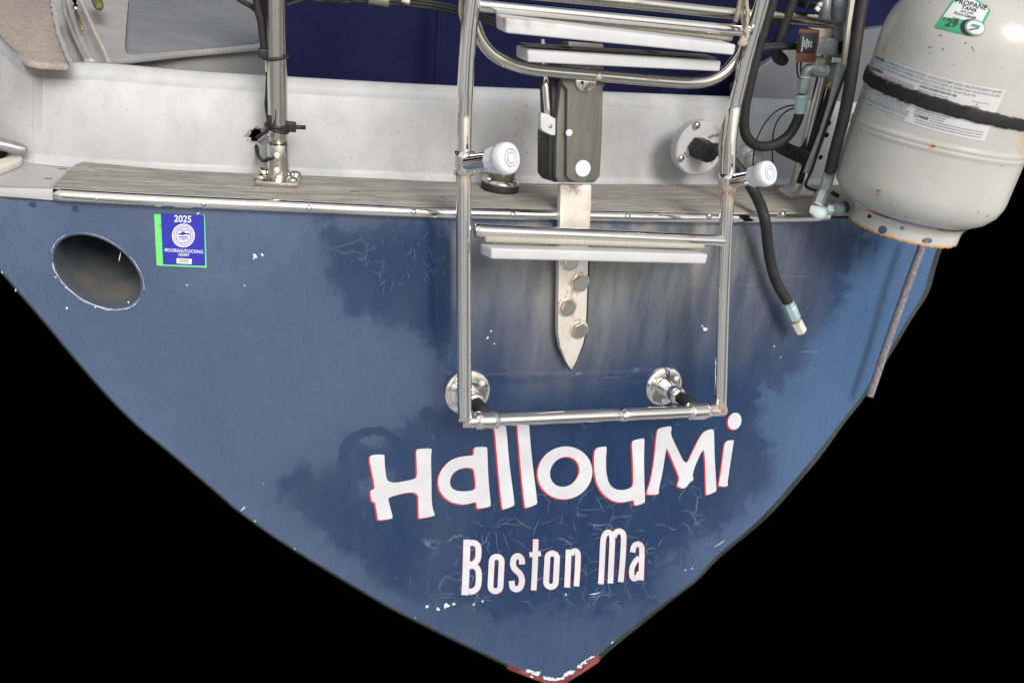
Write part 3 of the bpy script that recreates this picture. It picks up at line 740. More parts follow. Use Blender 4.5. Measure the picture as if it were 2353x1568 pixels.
# ================================================================== LETTERING ON THE STERN
LET = [
 [[(130,285),(213,282),(215,300),(217,360),(232,455),(398,425),(403,400),(402,330),(398,262),(404,250),(487,247),(488,262),(484,300),(487,420),(488,560),(498,610),(507,630),(505,638),(420,655),(413,650),(412,600),(410,490),(235,528),(240,560),(262,640),(260,655),(180,665),(175,655),(160,556),(140,558),(130,490),(158,484),(155,450),(140,380),(128,320)]],
 [[(735,240),(808,237),(812,260),(815,380),(822,480),(832,575),(828,585),(757,598),(750,590),(748,555),(700,570),(660,573),(600,560),(555,525),(528,480),(525,420),(545,370),(590,320),(640,298),(700,290),(733,288),(732,260)],
  [(733,364),(690,357),(640,370),(605,400),(592,445),(605,480),(640,495),(690,497),(745,486),(740,420)]],
 [[(846,88),(912,84),(925,160),(935,300),(950,420),(970,570),(965,582),(905,602),(897,595),(880,440),(868,300),(858,180)]],
 [[(984,84),(1052,80),(1060,200),(1075,350),(1102,560),(1098,572),(1035,595),(1028,585),(1010,420),(1000,300),(990,180)]],
 [ell(1262,389,152,160,1.2,48), ell(1260,383,80,92,.7,40)],
 [[(1437,245),(1495,235),(1505,242),(1500,300),(1500,380),(1515,450),(1550,485),(1600,490),(1640,478),(1660,460),(1655,300),(1650,215),(1658,200),(1718,188),(1724,195),(1720,300),(1722,430),(1727,555),(1722,565),(1670,580),(1663,570),(1662,545),(1600,562),(1540,555),(1480,510),(1445,450),(1432,380),(1430,300)]],
 [[(1805,130),(1872,118),(1882,125),(1875,165),(1900,220),(1963,350),(2000,270),(2050,170),(2075,145),(2125,132),(2128,180),(2130,300),(2142,490),(2135,500),(2085,520),(2080,510),(2075,300),(2065,240),(2000,390),(2010,430),(1985,445),(1965,475),(1940,480),(1910,465),(1925,425),(1920,400),(1860,260),(1850,240),(1830,380),(1805,490),(1808,515),(1740,515),(1735,505),(1760,430),(1780,310),(1795,150)]],
 [[(2190,205),(2240,198),(2242,205),(2230,280),(2212,400),(2205,450),(2210,462),(2195,470),(2155,465),(2153,460),(2165,400),(2180,280)]],
 [ell(2247,90,39,50,.25,32)],
]
wm, rm = MB(), MB()
for g in LET:
    lp = [l if len(l) > 38 else chaikin(l, 2, .22) for l in g]
    V, Fq = fill2d(lp)
    wm.put([T(*zp([v], 'J')[0], .0020) for v in V], Fq)
    rm.put([T(*zp([(v[0] - 9, v[1] + 5)], 'J')[0], .0012) for v in V], Fq)
nm_ = wm.build('boat_name', 'white vinyl', boat, smooth=False)
rm.build('red_shadow', 'red vinyl', nm_, smooth=False)
hp, hr = MB(), MB()
lift = [0]
def rb(path, wd=34, closed=False, sp=True):
    P = [tuple(p) for p in spline([np.array(p, float) for p in path], 8, closed)] if sp else path
    lift[0] += .00006
    V, Fq = ribbon(P, wd, closed); hp.put([T(*zp([v], 'J')[0], .0020 + lift[0]) for v in V], Fq)
    V, Fq = ribbon(P, wd + 4, closed); hr.put([T(*zp([v], 'J')[0], .0010 + lift[0]) for v in V], Fq)
def oo(cx, cy, w, h, sl):
    P = []
    r = w / 2
    for k in range(13): t = math.pi * k / 12; P.append((cx + sl * (h / 2 - r) / h * 2 * .5 + r * math.cos(t), cy - h / 2 + r - r * math.sin(t)))
    for k in range(13): t = math.pi * (1 + k / 12); P.append((cx - sl * (h / 2 - r) / h * 2 * .5 + r * math.cos(t), cy + h / 2 - r - r * math.sin(t)))
    return P
rb([(693, 776), (690, 880), (686, 1000), (681, 1098)], 40)
rb([(712, 795), (738, 797), (757, 815), (760, 850), (755, 890), (735, 914), (712, 921)], 34)
rb([(708, 929), (738, 930), (758, 955), (762, 1000), (755, 1050), (732, 1074), (704, 1077)], 34)
rb(oo(862, 975, 58, 200, 10), 33, True, False)
rb([(1012, 920), (1010, 890), (990, 872), (968, 882), (960, 915), (970, 945), (1000, 975), (1012, 1010), (1004, 1048), (982, 1064), (958, 1052), (952, 1015)], 34)
rb([(1092, 774), (1090, 850), (1086, 960), (1080, 1070)], 32)
rb([(1056, 864), (1122, 857)], 28, False, False)
rb(oo(1184, 953, 56, 194, 10), 33, True, False)
rb([(1283, 834), (1280, 920), (1274, 1054)], 33)
rb([(1296, 860), (1318, 842), (1335, 855), (1337, 890), (1334, 960), (1328, 1047)], 32)
rb([(1470, 1034), (1476, 930), (1482, 800), (1490, 755), (1512, 734), (1532, 750), (1536, 780), (1533, 860), (1525, 1030)], 32)
rb([(1545, 760), (1558, 735), (1580, 728), (1600, 745), (1602, 790), (1596, 900), (1585, 1022)], 32)
rb([(1654, 850), (1662, 815), (1684, 802), (1704, 815), (1708, 850), (1706, 930), (1703, 1012)], 31)
rb([(1694, 880), (1668, 905), (1651, 940), (1650, 985), (1664, 1003), (1684, 990), (1694, 965)], 30)
hpt = hp.build('home_port', 'white vinyl', boat, smooth=False)
hr.build('red_outline', 'red vinyl', hpt, smooth=False)
# ---- permit sticker
def LQ(pts, off): return [T(*p, off) for p in zp(pts, 'L')]
st = MB().put(LQ([(202, 245), (1300, 292), (1342, 1408), (255, 1358)], .0008), [(0, 1, 2, 3)]).build('permit_sticker', 'sticker green', boat, smooth=False, label='green edged blue mooring permit sticker')
BQ = [(345, 225), (1282, 275), (1308, 1368), (395, 1335)]
MB().put(LQ(BQ, .0013), [(0, 1, 2, 3)]).build('blue_panel', 'sticker blue', st, smooth=False)
tx = MB()
def sttext(mb, s, cx, cy, size, bold=0, off=.0018, sx=1.0, sk=.05):
    V, Fq = text2d(s, size, bold, sx=sx); mb.put(LQ([(cx + x + .035 * y * -1, cy + y + x * sk) for x, y in V], off), Fq)
sttext(tx, '2025', 822, 420, 205, 4, sx=.93)
sttext(tx, 'MOORING/DOCKING', 845, 1078, 104, 1.0, sx=.82)
sttext(tx, 'PERMIT', 845, 1158, 86, .8, sx=.86)
tx.put(LQ([(690, 1200), (1018, 1218), (1014, 1330), (688, 1312)], .0016), [(0, 1, 2, 3)])
V, Fq = fill2d([ell(835, 710, 248, 256, .2, 48)]); tx.put(LQ(V, .0016), Fq)
tx.build('lettering', 'sticker white', st, smooth=False)
tk = MB(); sttext(tk, '0085', 852, 1297, 108, -.6, .0021); tk.build('number', 'label ink', st, smooth=False)
tk = MB(); sttext(tk, 'M', 322, 530, 80, -1, .0013); tk.build('letter_mark', 'label ink', st, smooth=False)
sl_ = MB()
V, Fq = ribbon(ell(835, 710, 160, 166, .2, 40), 14, True); sl_.put(LQ(V, .0020), Fq)
V, Fq = ribbon(ell(835, 710, 172 + 18, 196, .2, 40), 5, True); sl_.put(LQ(V, .0020), Fq)
for k in range(44):
    a = 2 * math.pi * k / 44 + .03; h = rnd.uniform(10, 20)
    c = np.array([835 + 213 * math.cos(a), 710 + 220 * math.sin(a)]); e = np.array([-math.sin(a), math.cos(a)]) * rnd.uniform(5, 10); r_n = np.array([math.cos(a), math.sin(a)]) * h
    sl_.put(LQ([tuple(c - e - r_n), tuple(c + e - r_n * .6), tuple(c + e + r_n), tuple(c - e + r_n * .5)], .0020), [(0, 1, 2, 3)])
hullp = [(705, 655), (760, 665), (800, 640), (830, 622), (860, 640), (890, 660), (975, 665), (960, 700), (880, 690), (820, 705), (730, 690)]
V, Fq = fill2d([hullp]); sl_.put(LQ(V, .0020), Fq)
for y0, x0, x1, t in ((740, 730, 940, 24), (780, 730, 945, 14), (808, 800, 870, 14), (590, 750, 910, 10), (610, 730, 930, 8)):
    sl_.put(LQ([(x0, y0 - t / 2), (x1, y0 - t / 2 + 8), (x1, y0 + t / 2 + 8), (x0, y0 + t / 2)], .0020), [(0, 1, 2, 3)])
sl_.build('harbour_seal', 'sticker blue', st, smooth=False)
# ================================================================== BOARDING LADDER
LO = .100                               # ladder stands this far off the transom
lad = thing('boarding_ladder', 'folded stainless steel boarding ladder with white steps in front of the stern', 'ladder', L(1360, 965, LO))
LP = [(1098, -240), (1087, -30), (1085, 0), (1078, 60), (1072, 130), (1068.5, 215), (1066, 260), (1065, 360), (1065, 493), (1065.5, 700), (1067, 900), (1068, 964)]
RP = [(1818, -240), (1757, -30), (1751, 0), (1732, 70), (1713, 136), (1699, 195), (1688, 240), (1681, 285), (1676, 325), (1673, 407), (1671, 451), (1666, 544), (1660, 705), (1656, 875), (1654, 940)]
def loff(y): return LO + (.05 * min(1.15, max(0, (240 - y) / 240)) if y < 240 else 0)
rL = mm(17.2, L(1065, 700, LO)); rR = mm(17.2, L(1660, 700, LO))
for P in ((1065, 405, .05, .8), (1065, 345, .04, .7), (1104, 540, .03, .5), (1088, 15, .05, .6), (1672, 440, .06, .9), (1672, 345, .05, .6), (1666, 545, .03, .7), (1652, 935, .045, .9), (1078, 965, .035, .8), (1117, 945, .02, .5),
          (1408, 951, .022, .7), (1720, 72, .03, .6), (1640, 940, .03, .9), (1068, 250, .05, .35), (1068, 320, .06, .62), (1690, 150, .1, .25)):
    RUST.append((L(P[0], P[1], LO), P[2] * 1.2, P[3] * .75))
MB().put(*tube(subdiv([L(x, y, loff(y)) for x, y in LP], .008), rL, 24)).build('side_rail', 'polished steel', lad, rust=True)
MB().put(*tube(subdiv([L(x, y, loff(y)) for x, y in RP], .008), rL, 24)).build('side_rail', 'polished steel', lad, rust=True)
def bar(name, a, b, r, m='polished steel', off=LO, off2=None, parent=lad, step=.008, n=24):
    P = [L(*a, off), L(*b, off if off2 is None else off2)]
    return MB().put(*tube(subdiv(P, step), mm(r, P[0]), n)).build(name, m, parent, rust=True)
bar('rung', zp([(300, 385)], 'I')[0], zp([(1655, 443)], 'I')[0], 15.5)
bar('rung', (1090, 11), (1722, 72), 15, off=loff(40))
# bottom bar with its pinched middle, sleeves at both ends
A_, B_ = zp([(232, 1418)], 'I')[0], zp([(1648, 1357)], 'I')[0]
P = subdiv([L(*A_, LO), L(*B_, LO)], .004); r0 = mm(15.5, P[0]); nP = len(P)
xm = .575
rs = [r0 * (1 - .10 * math.exp(-((i / nP - xm) / .012) ** 2)) for i in range(nP)]
P = [p + np.array([0, 0, -.0035]) * math.exp(-((i / nP - xm) / .014) ** 2) for i, p in enumerate(P)]
MB().put(*tube(P, rs, 24)).build('bottom_bar', 'polished steel', lad, rust=True)
bar('sleeve', zp([(302, 1414)], 'I')[0], zp([(420, 1410)], 'I')[0], 20.5)
bar('sleeve', zp([(1455, 1366)], 'I')[0], zp([(1560, 1361)], 'I')[0], 19)
# steps
def step(q, off, back_vec, name='step', tread='tread'):
    fr = [L(x, y, off) for x, y in q]
    V, Fq = prism(fr, back_vec, .004, 3)
    return MB().put(V, Fq).build(name, 'step', lad, rust=True, auto=40)
up_in = np.array([0, .075, -.004])
RUST.append((L(1148, 47, LO + .08), .03, .8)); RUST.append((L(1200, 152, LO), .02, .5))
s1 = step(zp([(520, 128), (2232, 332), (2214, 411), (527, 248)], 'C'), loff(60) + .045, np.array([0, .042, 0]))
RUST.append((L(1160, 42, loff(60) + .045), .014, .8))
bar('bracket_plate', zp([(470, 92)], 'C')[0], zp([(2190, 280)], 'C')[0], 9, 'tread', loff(60) - .005)
q2 = zp([(385, 479), (1562, 513), (1551, 567), (386, 541)], 'I')
s3 = step(q2, LO + .045, np.array([0, .05, -.012]))
bar('bracket_plate', zp([(350, 432)], 'I')[0], zp([(1535, 470)], 'I')[0], 8, 'tread', LO + .004)
# folded inner section: bowed tube with its own step
UO = LO - .001
up_ = zp([(300, 170), (335, 270), (380, 345), (440, 405), (530, 457), (680, 505), (900, 533), (1300, 567), (1650, 598), (1900, 612), (2030, 596), (2130, 545), (2215, 455), (2265, 370), (2310, 240), (2330, 150)], 'C')
for P in ((740, 490, .02, .35), (1640, 565, .035, .75), (900, 505, .03, .3), (1500, 570, .03, .3), (640, 440, .014, .4)): RUST.append((L(*zp([(P[0], P[1])], 'C')[0], UO + .014), P[2] * 1.5, P[3] * .8))
MB().put(*tube(spline([L(x, y, UO) for x, y in up_], 14), mm(13.5, L(1360, 170, UO)), 22)).build('bowed_rail', 'dull steel', lad, rust=True)
RUST.append((L(*zp([(645, 425)], 'C')[0], UO + .055), .02, 1.0))
s2 = step(zp([(690, 368), (2121, 452), (2111, 531), (688, 463)], 'C'), UO + .055, np.array([0, .05, -.001]))
# grubby ribbed tread of that step
tq = [L(*p, UO + .055) for p in zp([(705, 364), (2105, 449)], 'C')]
q = [tq[0] + (0, .004, -.0003), tq[1] + (0, .004, -.0003), tq[1] + (0, .046, -.0013), tq[0] + (0, .046, -.0013)]
for k_ in range(4): q[k_] = q[k_] + np.array([0, 0, .0032])
nu, nv = 120, 10; V = [bil(q, i / nu, j / nv) for j in range(nv + 1) for i in range(nu + 1)]
cR = [bil(q, .20, .45), bil(q, .67, .6)]
for c in cR: RUST.append((c, .024, 1.2))
MB().put(V, [(j * (nu + 1) + i, j * (nu + 1) + i + 1, (j + 1) * (nu + 1) + i + 1, (j + 1) * (nu + 1) + i) for j in range(nv) for i in range(nu)]).build('tread_mat', 'tread', s2, rust=True)
# bumper arms with white caps, on sleeves
def bumper(px_, py_, y0, y1, ex, ey, eo, rs_, ra):
    bar('sleeve', (px_ + 1, y0), (px_, y1), rs_)
    A0 = L(px_ + 4, py_, LO + .002); B0 = L(ex, ey, LO + eo); d = unit(B0 - A0); Ln = np.linalg.norm(B0 - A0)
    r = mm(ra, A0)
    MB().put(*tube(subdiv([A0, A0 + d * Ln * .78], .006), r, 22)).build('bumper_arm', 'polished steel', lad, rust=True)
    R = r * 1.72
    V = []; prof = [(Ln * .58, r * 1.25), (Ln * .585, r * 1.34), (Ln * .80, r * 1.44), (Ln * .82, R * .97), (Ln * .87, R * 1.0), (Ln * .93, R * .985), (Ln * .975, R * .93), (Ln * .995, R * .84), (Ln, R * .74), (Ln * 1.004, R * .56),
            (Ln * .965, R * .555), (Ln * .965, R * .50), (Ln * 1.006, R * .495), (Ln * 1.008, R * .36), (Ln * .97, R * .355), (Ln * .97, R * .305), (Ln * 1.009, R * .30), (Ln * 1.010, 0)]
    V, Fq = lathe(A0, d, prof, 64, False)
    for k in range(64):                 # fluted grip
        for j in (1, 2):
            c = A0 + d * prof[j][0]; V[j * 64 + k] = c + (V[j * 64 + k] - c) * (1 + .035 * math.cos(k / 64 * 2 * math.pi * 12))
    MB().put(V, Fq).build('bumper_cap', 'pale cap plastic', lad, auto=50)
bumper(1065.5, 376, 347, 402, 1173, 363, .085, 23.5, 21)
bumper(1672, 419, 398, 442, 1768, 397, .085, 21.5, 16.5)
# stand-off legs down to the transom flanges
def standoff(cx, cy, rp, ex, ey, hide=None):
    C0 = T(cx, cy); n0 = unit(OUT); r = mm(rp, C0)
    E0 = L(ex, ey, LO - .005); d = unit(E0 - C0); Ln = np.linalg.norm(E0 - C0)
    RUST.append((C0 + d * .03, .02, .5)); RUST.append((C0, .03, .45))
    fl = MB().put(*lathe(C0, n0, [(-.002, r), (.0025, r), (.0045, r * .955), (.006, r * .85), (.0065, r * .4)], 48)).build('flange', 'polished steel', lad, rust=True)
    MB().put(*tube([C0 + n0 * .003, C0 + n0 * .003 + d * .044, C0 + n0 * .003 + d * .046], [r * .41, r * .39, r * .36], 24)).build('collar', 'polished steel', fl, rust=True)
    MB().put(*lathe(C0, d, [(.040, r * .43), (.046, r * .43)], 24)).build('collar_ring', 'dull steel', fl, rust=True)
    MB().put(*tube([C0 + d * .035, E0], r * .29, 20)).build('rubber_leg', 'black rubber', lad)
    a = unit(np.array([1., 0, 0])); b = np.cross(n0, a)
    for q in (35, 155, 275):
        t = math.radians(q); P = C0 + n0 * .006 + (a * math.cos(t) + b * math.sin(t)) * r * .72
        s = MB().put(*screw_head(P, n0, r * .15)).build('screw', 'rusty plate steel', fl)
standoff(1073, 900, 55, 1116, 955)
standoff(1524, 886, 47, 1600, 938)
# ================================================================== STERN BRACKET (milled block over a bolted strap)
br = thing('stern_bracket', 'grey metal bracket block on a pointed steel strap bolted to the stern', 'bracket', T(1313, 848))
sp_ = zp([(762, 135), (930, 139), (928, 250), (922, 360), (916, 480), (912, 560), (905, 800), (898, 940), (885, 1000), (850, 1090), (822, 1142), (795, 1100), (762, 1020), (748, 940), (749, 800), (752, 560), (758, 350)], 'I')
for x, y, r, s in ((865, 668, .045, .75), (796, 800, .045, .75), (860, 922, .045, .75), (850, 140, .06, .6), (812, 560, .05, .65), (820, 1060, .06, .42), (840, 250, .06, .35), (830, 740, .08, .38)): RUST.append((L(*zp([(x, y)], 'I')[0], .03), r, s))
fr = [L(x, y, .026) for x, y in sp_]
# fine front face so that rust can vary over it
V, Fq = prism(fr, -OUT * .014, .002, 2)
bmx = bmesh.new(); vs = [bmx.verts.new(v) for v in V]; [bmx.faces.new([vs[i] for i in f]) for f in Fq]
bmesh.ops.triangulate(bmx, faces=bmx.faces); bmesh.ops.subdivide_edges(bmx, edges=[e for e in bmx.edges if e.calc_length() > .02], cuts=5, use_grid_fill=True)
bmesh.ops.triangulate(bmx, faces=bmx.faces); bmx.verts.index_update()
V = [tuple(v.co) for v in bmx.verts]; Fq = [tuple(v.index for v in f.verts) for f in bmx.faces]; bmx.free()
stp = MB().put(V, Fq).build('strap_plate', 'rusty plate steel', br, rust=True, auto=35)
pc_ = np.array(zp([(822, 900)], 'I')[0])
MB().put(*prism([T(*(pc_ + (np.array(q) - pc_) * np.array([1.09, 1.02])), .006) for q in sp_[4:16]], -OUT * .006, .001)).build('rubber_pad', 'black rubber', br)
for x, y, a in ((812, 548, .3), (865, 666, .9), (796, 798, .2), (860, 920, .5)):
    P = L(*zp([(x, y)], 'I')[0], .0262); RUST.append((P, .02, .35))
    bt = MB().put(*lathe(P, OUT, [(0, .0185), (.0012, .0185), (.0015, .012)], 24)).build('bolt', 'rusty plate steel', br, rust=True)
    MB().put(*hexn(P + OUT * .0015, OUT, .0150, .0085, np.array([math.cos(a), 0, math.sin(a)]))).build('bolt_head', 'dull steel', bt, smooth=False)
BO = .085
bq = zp([(948, 588), (1257, 612), (1256, 640), (1222, 664), (1218, 1000), (1214, 1300), (1185, 1325), (1140, 1342), (1097, 1347), (1050, 1342), (1005, 1326), (978, 1304), (980, 1000), (984, 664), (950, 622)], 'C')
MB().put(*prism([L(x, y, BO) for x, y in bq], -OUT * .012, .0015, 2)).build('front_plate', 'alloy', br, auto=30)
bk = zp([(935, 600), (1250, 640), (1243, 1000), (1226, 1305), (1185, 1352), (920, 1350), (897, 1306), (905, 900), (930, 660)], 'C')
MB().put(*prism([L(x, y, BO - .010) for x, y in bk], -OUT * .045, .004, 2)).build('body_block', 'black anodised alloy' if False else 'alloy', br, auto=30)
sk_ = zp([(862, 575), (935, 590), (930, 700), (903, 1000), (893, 1300), (915, 1350), (880, 1345), (845, 1300), (846, 1000), (870, 850)], 'C')
MB().put(*prism([L(x, y, BO - .022) for x, y in sk_], -OUT * .05, .003, 2)).build('side_cheek', 'black anodised alloy', br, auto=30)
P = L(*zp([(1095, 1245)], 'C')[0], BO); MB().put(*lathe(P, OUT, [(-.002, .0135), (.002, .0135), (.003, .012), (.0032, 0)], 28, False)).build('round_pin', 'sticker white', br)
P = L(*zp([(996, 982)], 'C')[0], BO); MB().put(*lathe(P, OUT, [(-.001, .0058), (.0006, .0055), (.0007, 0)], 20, False)).build('small_pin', 'sticker white', br)
P = L(*zp([(1113, 590)], 'C')[0], BO); MB().put(*lathe(P, OUT, [(-.001, .0185), (.004, .0185), (.005, .017), (.005, 0)], 32, False)).build('pivot_disc', 'polished steel', br)
P = L(*zp([(1092, 611)], 'C')[0], BO + .0052); MB().put(*lathe(P, OUT, [(0, .0025), (.0004, .0025), (.0005, 0)], 12, False)).build('pivot_hole', 'dark gap', br)
P = [L(*p, BO - .01) for p in zp([(818, 560), (822, 650), (838, 860)], 'C')]; MB().put(*tube(subdiv(P, .01), mm(7.5, P[0]), 16)).build('lever', 'polished steel', br)
tq = zp([(795, 832), (845, 848), (878, 868), (897, 876), (895, 1003), (860, 998), (800, 968), (786, 945), (784, 850)], 'C')
MB().put(*prism([L(x, y, BO - .002) for x, y in tq], -OUT * .012, .002, 2)).build('lever_tab', 'step', br, auto=30)
P = L(*zp([(857, 933)], 'C')[0], BO - .002); MB().put(*lathe(P, OUT, [(0, .0034), (.0005, .0034), (.0006, 0)], 14, False)).build('tab_screw', 'dull steel', br)
# upper carriage of the bracket, seen between the two steps
MB().put(*prism([L(x, y, .03) for x, y in zp([(990, 305), (1253, 325), (1252, 600), (985, 590)], 'C')], -OUT * .03, .003)).build('slide_block', 'alloy', br, auto=30)
P = [L(*p, .02) for p in zp([(798, 290), (812, 420), (818, 560)], 'C')]; MB().put(*tube(subdiv(P, .02), mm(6.5, P[0]), 12)).build('slide_rod', 'dull steel', br)
# screw on the bowed tube
P = L(*zp([(1219, 563)], 'C')[0], UO + mm(13, L(1360, 170, UO))); MB().put(*screw_head(P, OUT, .0058)).build('screw', 'rusty plate steel', lad)
# ================================================================== STANCHION ON THE LEFT
S0 = Hc(640, 409); ys = S0[1]
sta = thing('stanchion', 'tarnished steel stanchion post on a four screw foot at the left of the cap board', 'stanchion', S0)
def SY(x, y, Y=None): return Yp(x, y, ys if Y is None else Y)
for p, r, s in ((SY(640, 332), .03, .75), (SY(640, 405), .04, .6), (SY(638, 357), .015, .8), (SY(638, 391), .016, .8)): RUST.append((p, r, s))
TP = SY(631, -240); axs = unit(TP - S0); rs_ = mm(21.3, S0)
MB().put(*tube(subdiv([S0 + axs * .06, TP], .01), rs_, 26)).build('post', 'dull steel', sta, rust=True)
h = np.linalg.norm(SY(640, 331) - S0)
so = MB().put(*lathe(S0, axs, [(.004, rs_ * 1.32), (.012, rs_ * 1.2), (.03, rs_ * 1.13), (h, rs_ * 1.13), (h + .0015, rs_ * 1.08), (h + .0015, rs_ * .9)], 32, False)).build('socket', 'dull steel', sta, rust=True)
cq = zp([(195, 1470), (245, 1372), (570, 1412), (540, 1492)], 'B')
fq = [Hc(x, y, +.009) for x, y in cq]
MB().put(*prism(fq, (0, 0, -.0085), .002)).build('foot_plate', 'dull steel', sta, rust=True, auto=40)
for x, y in ((237, 1432), (255, 1383), (522, 1408), (495, 1455)):
    P = Hc(*zp([(x, y)], 'B')[0], .010); MB().put(*screw_head(P, (0, 0, 1), .0092, .5)).build('foot_screw', 'dull steel', sta)
for y, nm in ((1262, 'socket_screw'), (1382, 'socket_screw')):
    P = Yp(*zp([(371, y)], 'B')[0], ys - rs_ * 1.10); MB().put(*screw_head(P, (0.1, -1, 0.1), .0056)).build(nm, 'rusty plate steel', so)
def ring_round(C, ax, R, r, m, name, par, tilt=0):
    a = unit(np.cross(ax, (0, 1, 0))); b = unit(np.cross(ax, a))
    P = [C + R * (a * math.cos(t) + b * math.sin(t)) + ax * tilt * math.cos(t) for t in [2 * math.pi * k / 28 for k in range(28)]]
    V, Fq = tube(P, r, 8, closed=True); return MB().put(V, Fq).build(name, m, par)
for yz, tl in ((131, -.004), (288, .001), (296, .004)):
    C = SY(636, yz); ring_round(C, axs, rs_ * 1.06 if yz < 280 else rs_ * 1.1, .0031, 'black plastic', 'cable_tie', sta, tl)
hd = SY(*zp([(480, 1036)], 'B')[0], ys - rs_ * .4)
MB().put(*prism([hd + np.array(q) for q in ((-.009, 0, -.008), (.009, 0, -.008), (.009, 0, .008), (-.009, 0, .008))], (0, .012, 0), .002)).build('tie_head', 'black plastic', sta)
MB().put(*tube([hd + (0, .004, 0), hd + (.024, .004, .001)], .0035, 8)).build('tie_tail', 'black plastic', sta)
hd = SY(*zp([(258, 440)], 'B')[0], ys - rs_ * .2)
MB().put(*prism([hd + np.array(q) for q in ((-.007, 0, -.007), (.007, 0, -.007), (.007, 0, .007), (-.007, 0, .007))], (0, .012, 0), .002)).build('tie_head', 'black plastic', sta)
def hose(name, pts, r, m, label, cat, par=None, n=14, k=8, **kw):
    P = spline(pts, k); o = MB().put(*tube(P, r, n)).build(name, m, par, **kw)
    if label: set_props(o, label, cat)
    return o
cb = thing('cable_bundle', 'bundle of black cables running down the left side of the stanchion post', 'cable', SY(616, 330, ys + .02))
yb_ = ys + .01
hose('cable', [SY(x, y, yb_ + .02) for x, y in zp([(1890, -60), (1945, 0), (2050, 62), (2115, 140), (2150, 240), (2165, 330)], 'A')], mm(5.5, S0), 'black rubber', None, None, cb)
hose('cable', [SY(x, y, yb_) for x, y in zp([(2085, -40), (2090, 60), (2120, 180), (2135, 300), (2150, 430), (2168, 480)], 'A')], mm(8.5, S0), 'black rubber', None, None, cb)
hose('cable', [SY(x, y, yb_ + .01) for x, y in zp([(2140, -40), (2150, 100), (2160, 240), (2165, 460)], 'A')], mm(7, S0), 'black rubber', None, None, cb)
hose('cable', [SY(x, y, yb_) for x, y in zp([(2168, 470), (2175, 600), (2170, 760), (2164, 860), (2180, 960), (2190, 1030)], 'A')], mm(4.6, S0), 'black rubber', None, None, cb)
hose('cable_sleeve', [SY(x, y, yb_ - .004) for x, y in zp([(2170, 490), (2172, 585)], 'A')], mm(4.6, S0), 'cream plastic', None, None, cb)
hose('cable', [SY(x, y, yw + q) for (x, y), q in zip(zp([(2060, 1135), (2100, 1110), (2150, 1080), (2185, 1020), (2190, 940)], 'A'), (ysf - yw + .04, ysf - yw - .012, ysf - yw - .03, -.04, -.045))], mm(4.6, S0), 'black rubber', None, None, cb)
hose('cable_sleeve', [SY(x, y, yw + q) for (x, y), q in zip(zp([(2105, 1150), (2150, 1115), (2190, 1095)], 'A'), (-.03, -.05, -.06))], mm(4.6, S0), 'grey cleat metal', None, None, cb)
hose('cable', [SY(x, y, yw + q) for (x, y), q in zip(zp([(2060, 1160), (2085, 1200), (2095, 1260), (2135, 1305), (2185, 1290)], 'A'), (ysf - yw + .03, ysf - yw - .01, ysf - yw - .02, -.03, -.045))], mm(4.3, S0), 'black rubber', None, None, cb)
# wiring along the top of the cover
tw = thing('overhead_wiring', 'black wires with plug connectors strung across the top of the canvas', 'cable', SY(900, 5, ys + .05))
wp = [(640, -40), (700, -12), (760, -2), (830, -3), (891, 2), (956, 8), (1013, 16), (1055, 26), (1107, 41), (1150, 60)]
for dy, r in ((0, 4.5), (7, 3.6), (-7, 4)):
    hose('wire', [SY(x, y + dy, ys + .08) for x, y in wp], mm(r, S0), 'black rubber', None, None, tw)
hose('wire', [SY(x, y, ys + .08) for x, y in ((655, 14), (690, 2), (720, -8), (760, -14))], mm(4, S0), 'black rubber', None, None, tw)
for a, b, r, m in (((742, -3), (785, 0), 6, 'black plastic'), ((846, -2), (892, 6), 11, 'grime green lens'), ((806, -2), (822, 2), 6, 'black plastic'), ((923, 0), (940, 5), 6, 'cream plastic')):
    hose('connector', [SY(*a, ys + .06), SY(*b, ys + .06)], mm(r, S0), m, None, None, tw, n=10)
# ================================================================== STERN RAIL AND RIGHT POST
sr = thing('stern_rail', 'horizontal tarnished steel rail behind the top of the ladder', 'rail', SY(1680, 60, ys))
hose('rail_tube', [SY(x, y, ys + .01) for x, y in ((1040, -30), (1230, -14), (1400, 2), (1511, 13), (1682, 31), (1783, 38.5), (1868, 46), (1930, 53))], mm(14.5, SY(1600, 20, ys)), 'dull steel', None, None, sr, n=22, rust=True)
Q0 = Hc(1829, 434); yq = Q0[1]
pst = thing('stanchion', 'slanting steel post in the shade between the black hoses and the white tank', 'stanchion', Q0)
RUST.append((Q0, .06, .5))
P = [Q0 + np.array([0, 0, .004]), Yp(1845, 372, yq), Yp(1890, 180, yq), Yp(1925, 20, yq), Yp(1935, -30, yq), Yp(1980, -220, yq)]
MB().put(*tube(subdiv(P, .02), mm(14, Q0), 22)).build('post', 'dull steel', pst, rust=True)
MB().put(*lathe(Q0, unit(P[1] - Q0), [(.002, mm(19, Q0)), (.02, mm(17, Q0)), (.07, mm(16.5, Q0)), (.072, mm(14, Q0))], 28, False)).build('socket', 'dull steel', pst, rust=True)
fq = [Hc(x, y, +.007) for x, y in ((1788, 432), (1812, 422), (1872, 434), (1868, 446), (1808, 446))]
MB().put(*prism(fq, (0, 0, -.0065), .002)).build('foot_plate', 'rusty plate steel', pst, rust=True, auto=40)
pl = [Hc(x, y, +.004) for x, y in zp([(540, 1300), (580, 1290), (662, 1338), (622, 1350)], 'D')]
set_props(MB().put(*prism(pl, (0, 0, -.0035), .001)).build('deck_plate', 'grey cleat metal'), 'small grey slotted metal plate on the cap board by the right post', 'plate')
cq = [Yp(x, y, yq - .035) for x, y in zp([(628, 1040), (690, 990), (740, 1020), (800, 1035), (822, 1060), (815, 1115), (770, 1125), (690, 1100), (632, 1068)], 'D')]
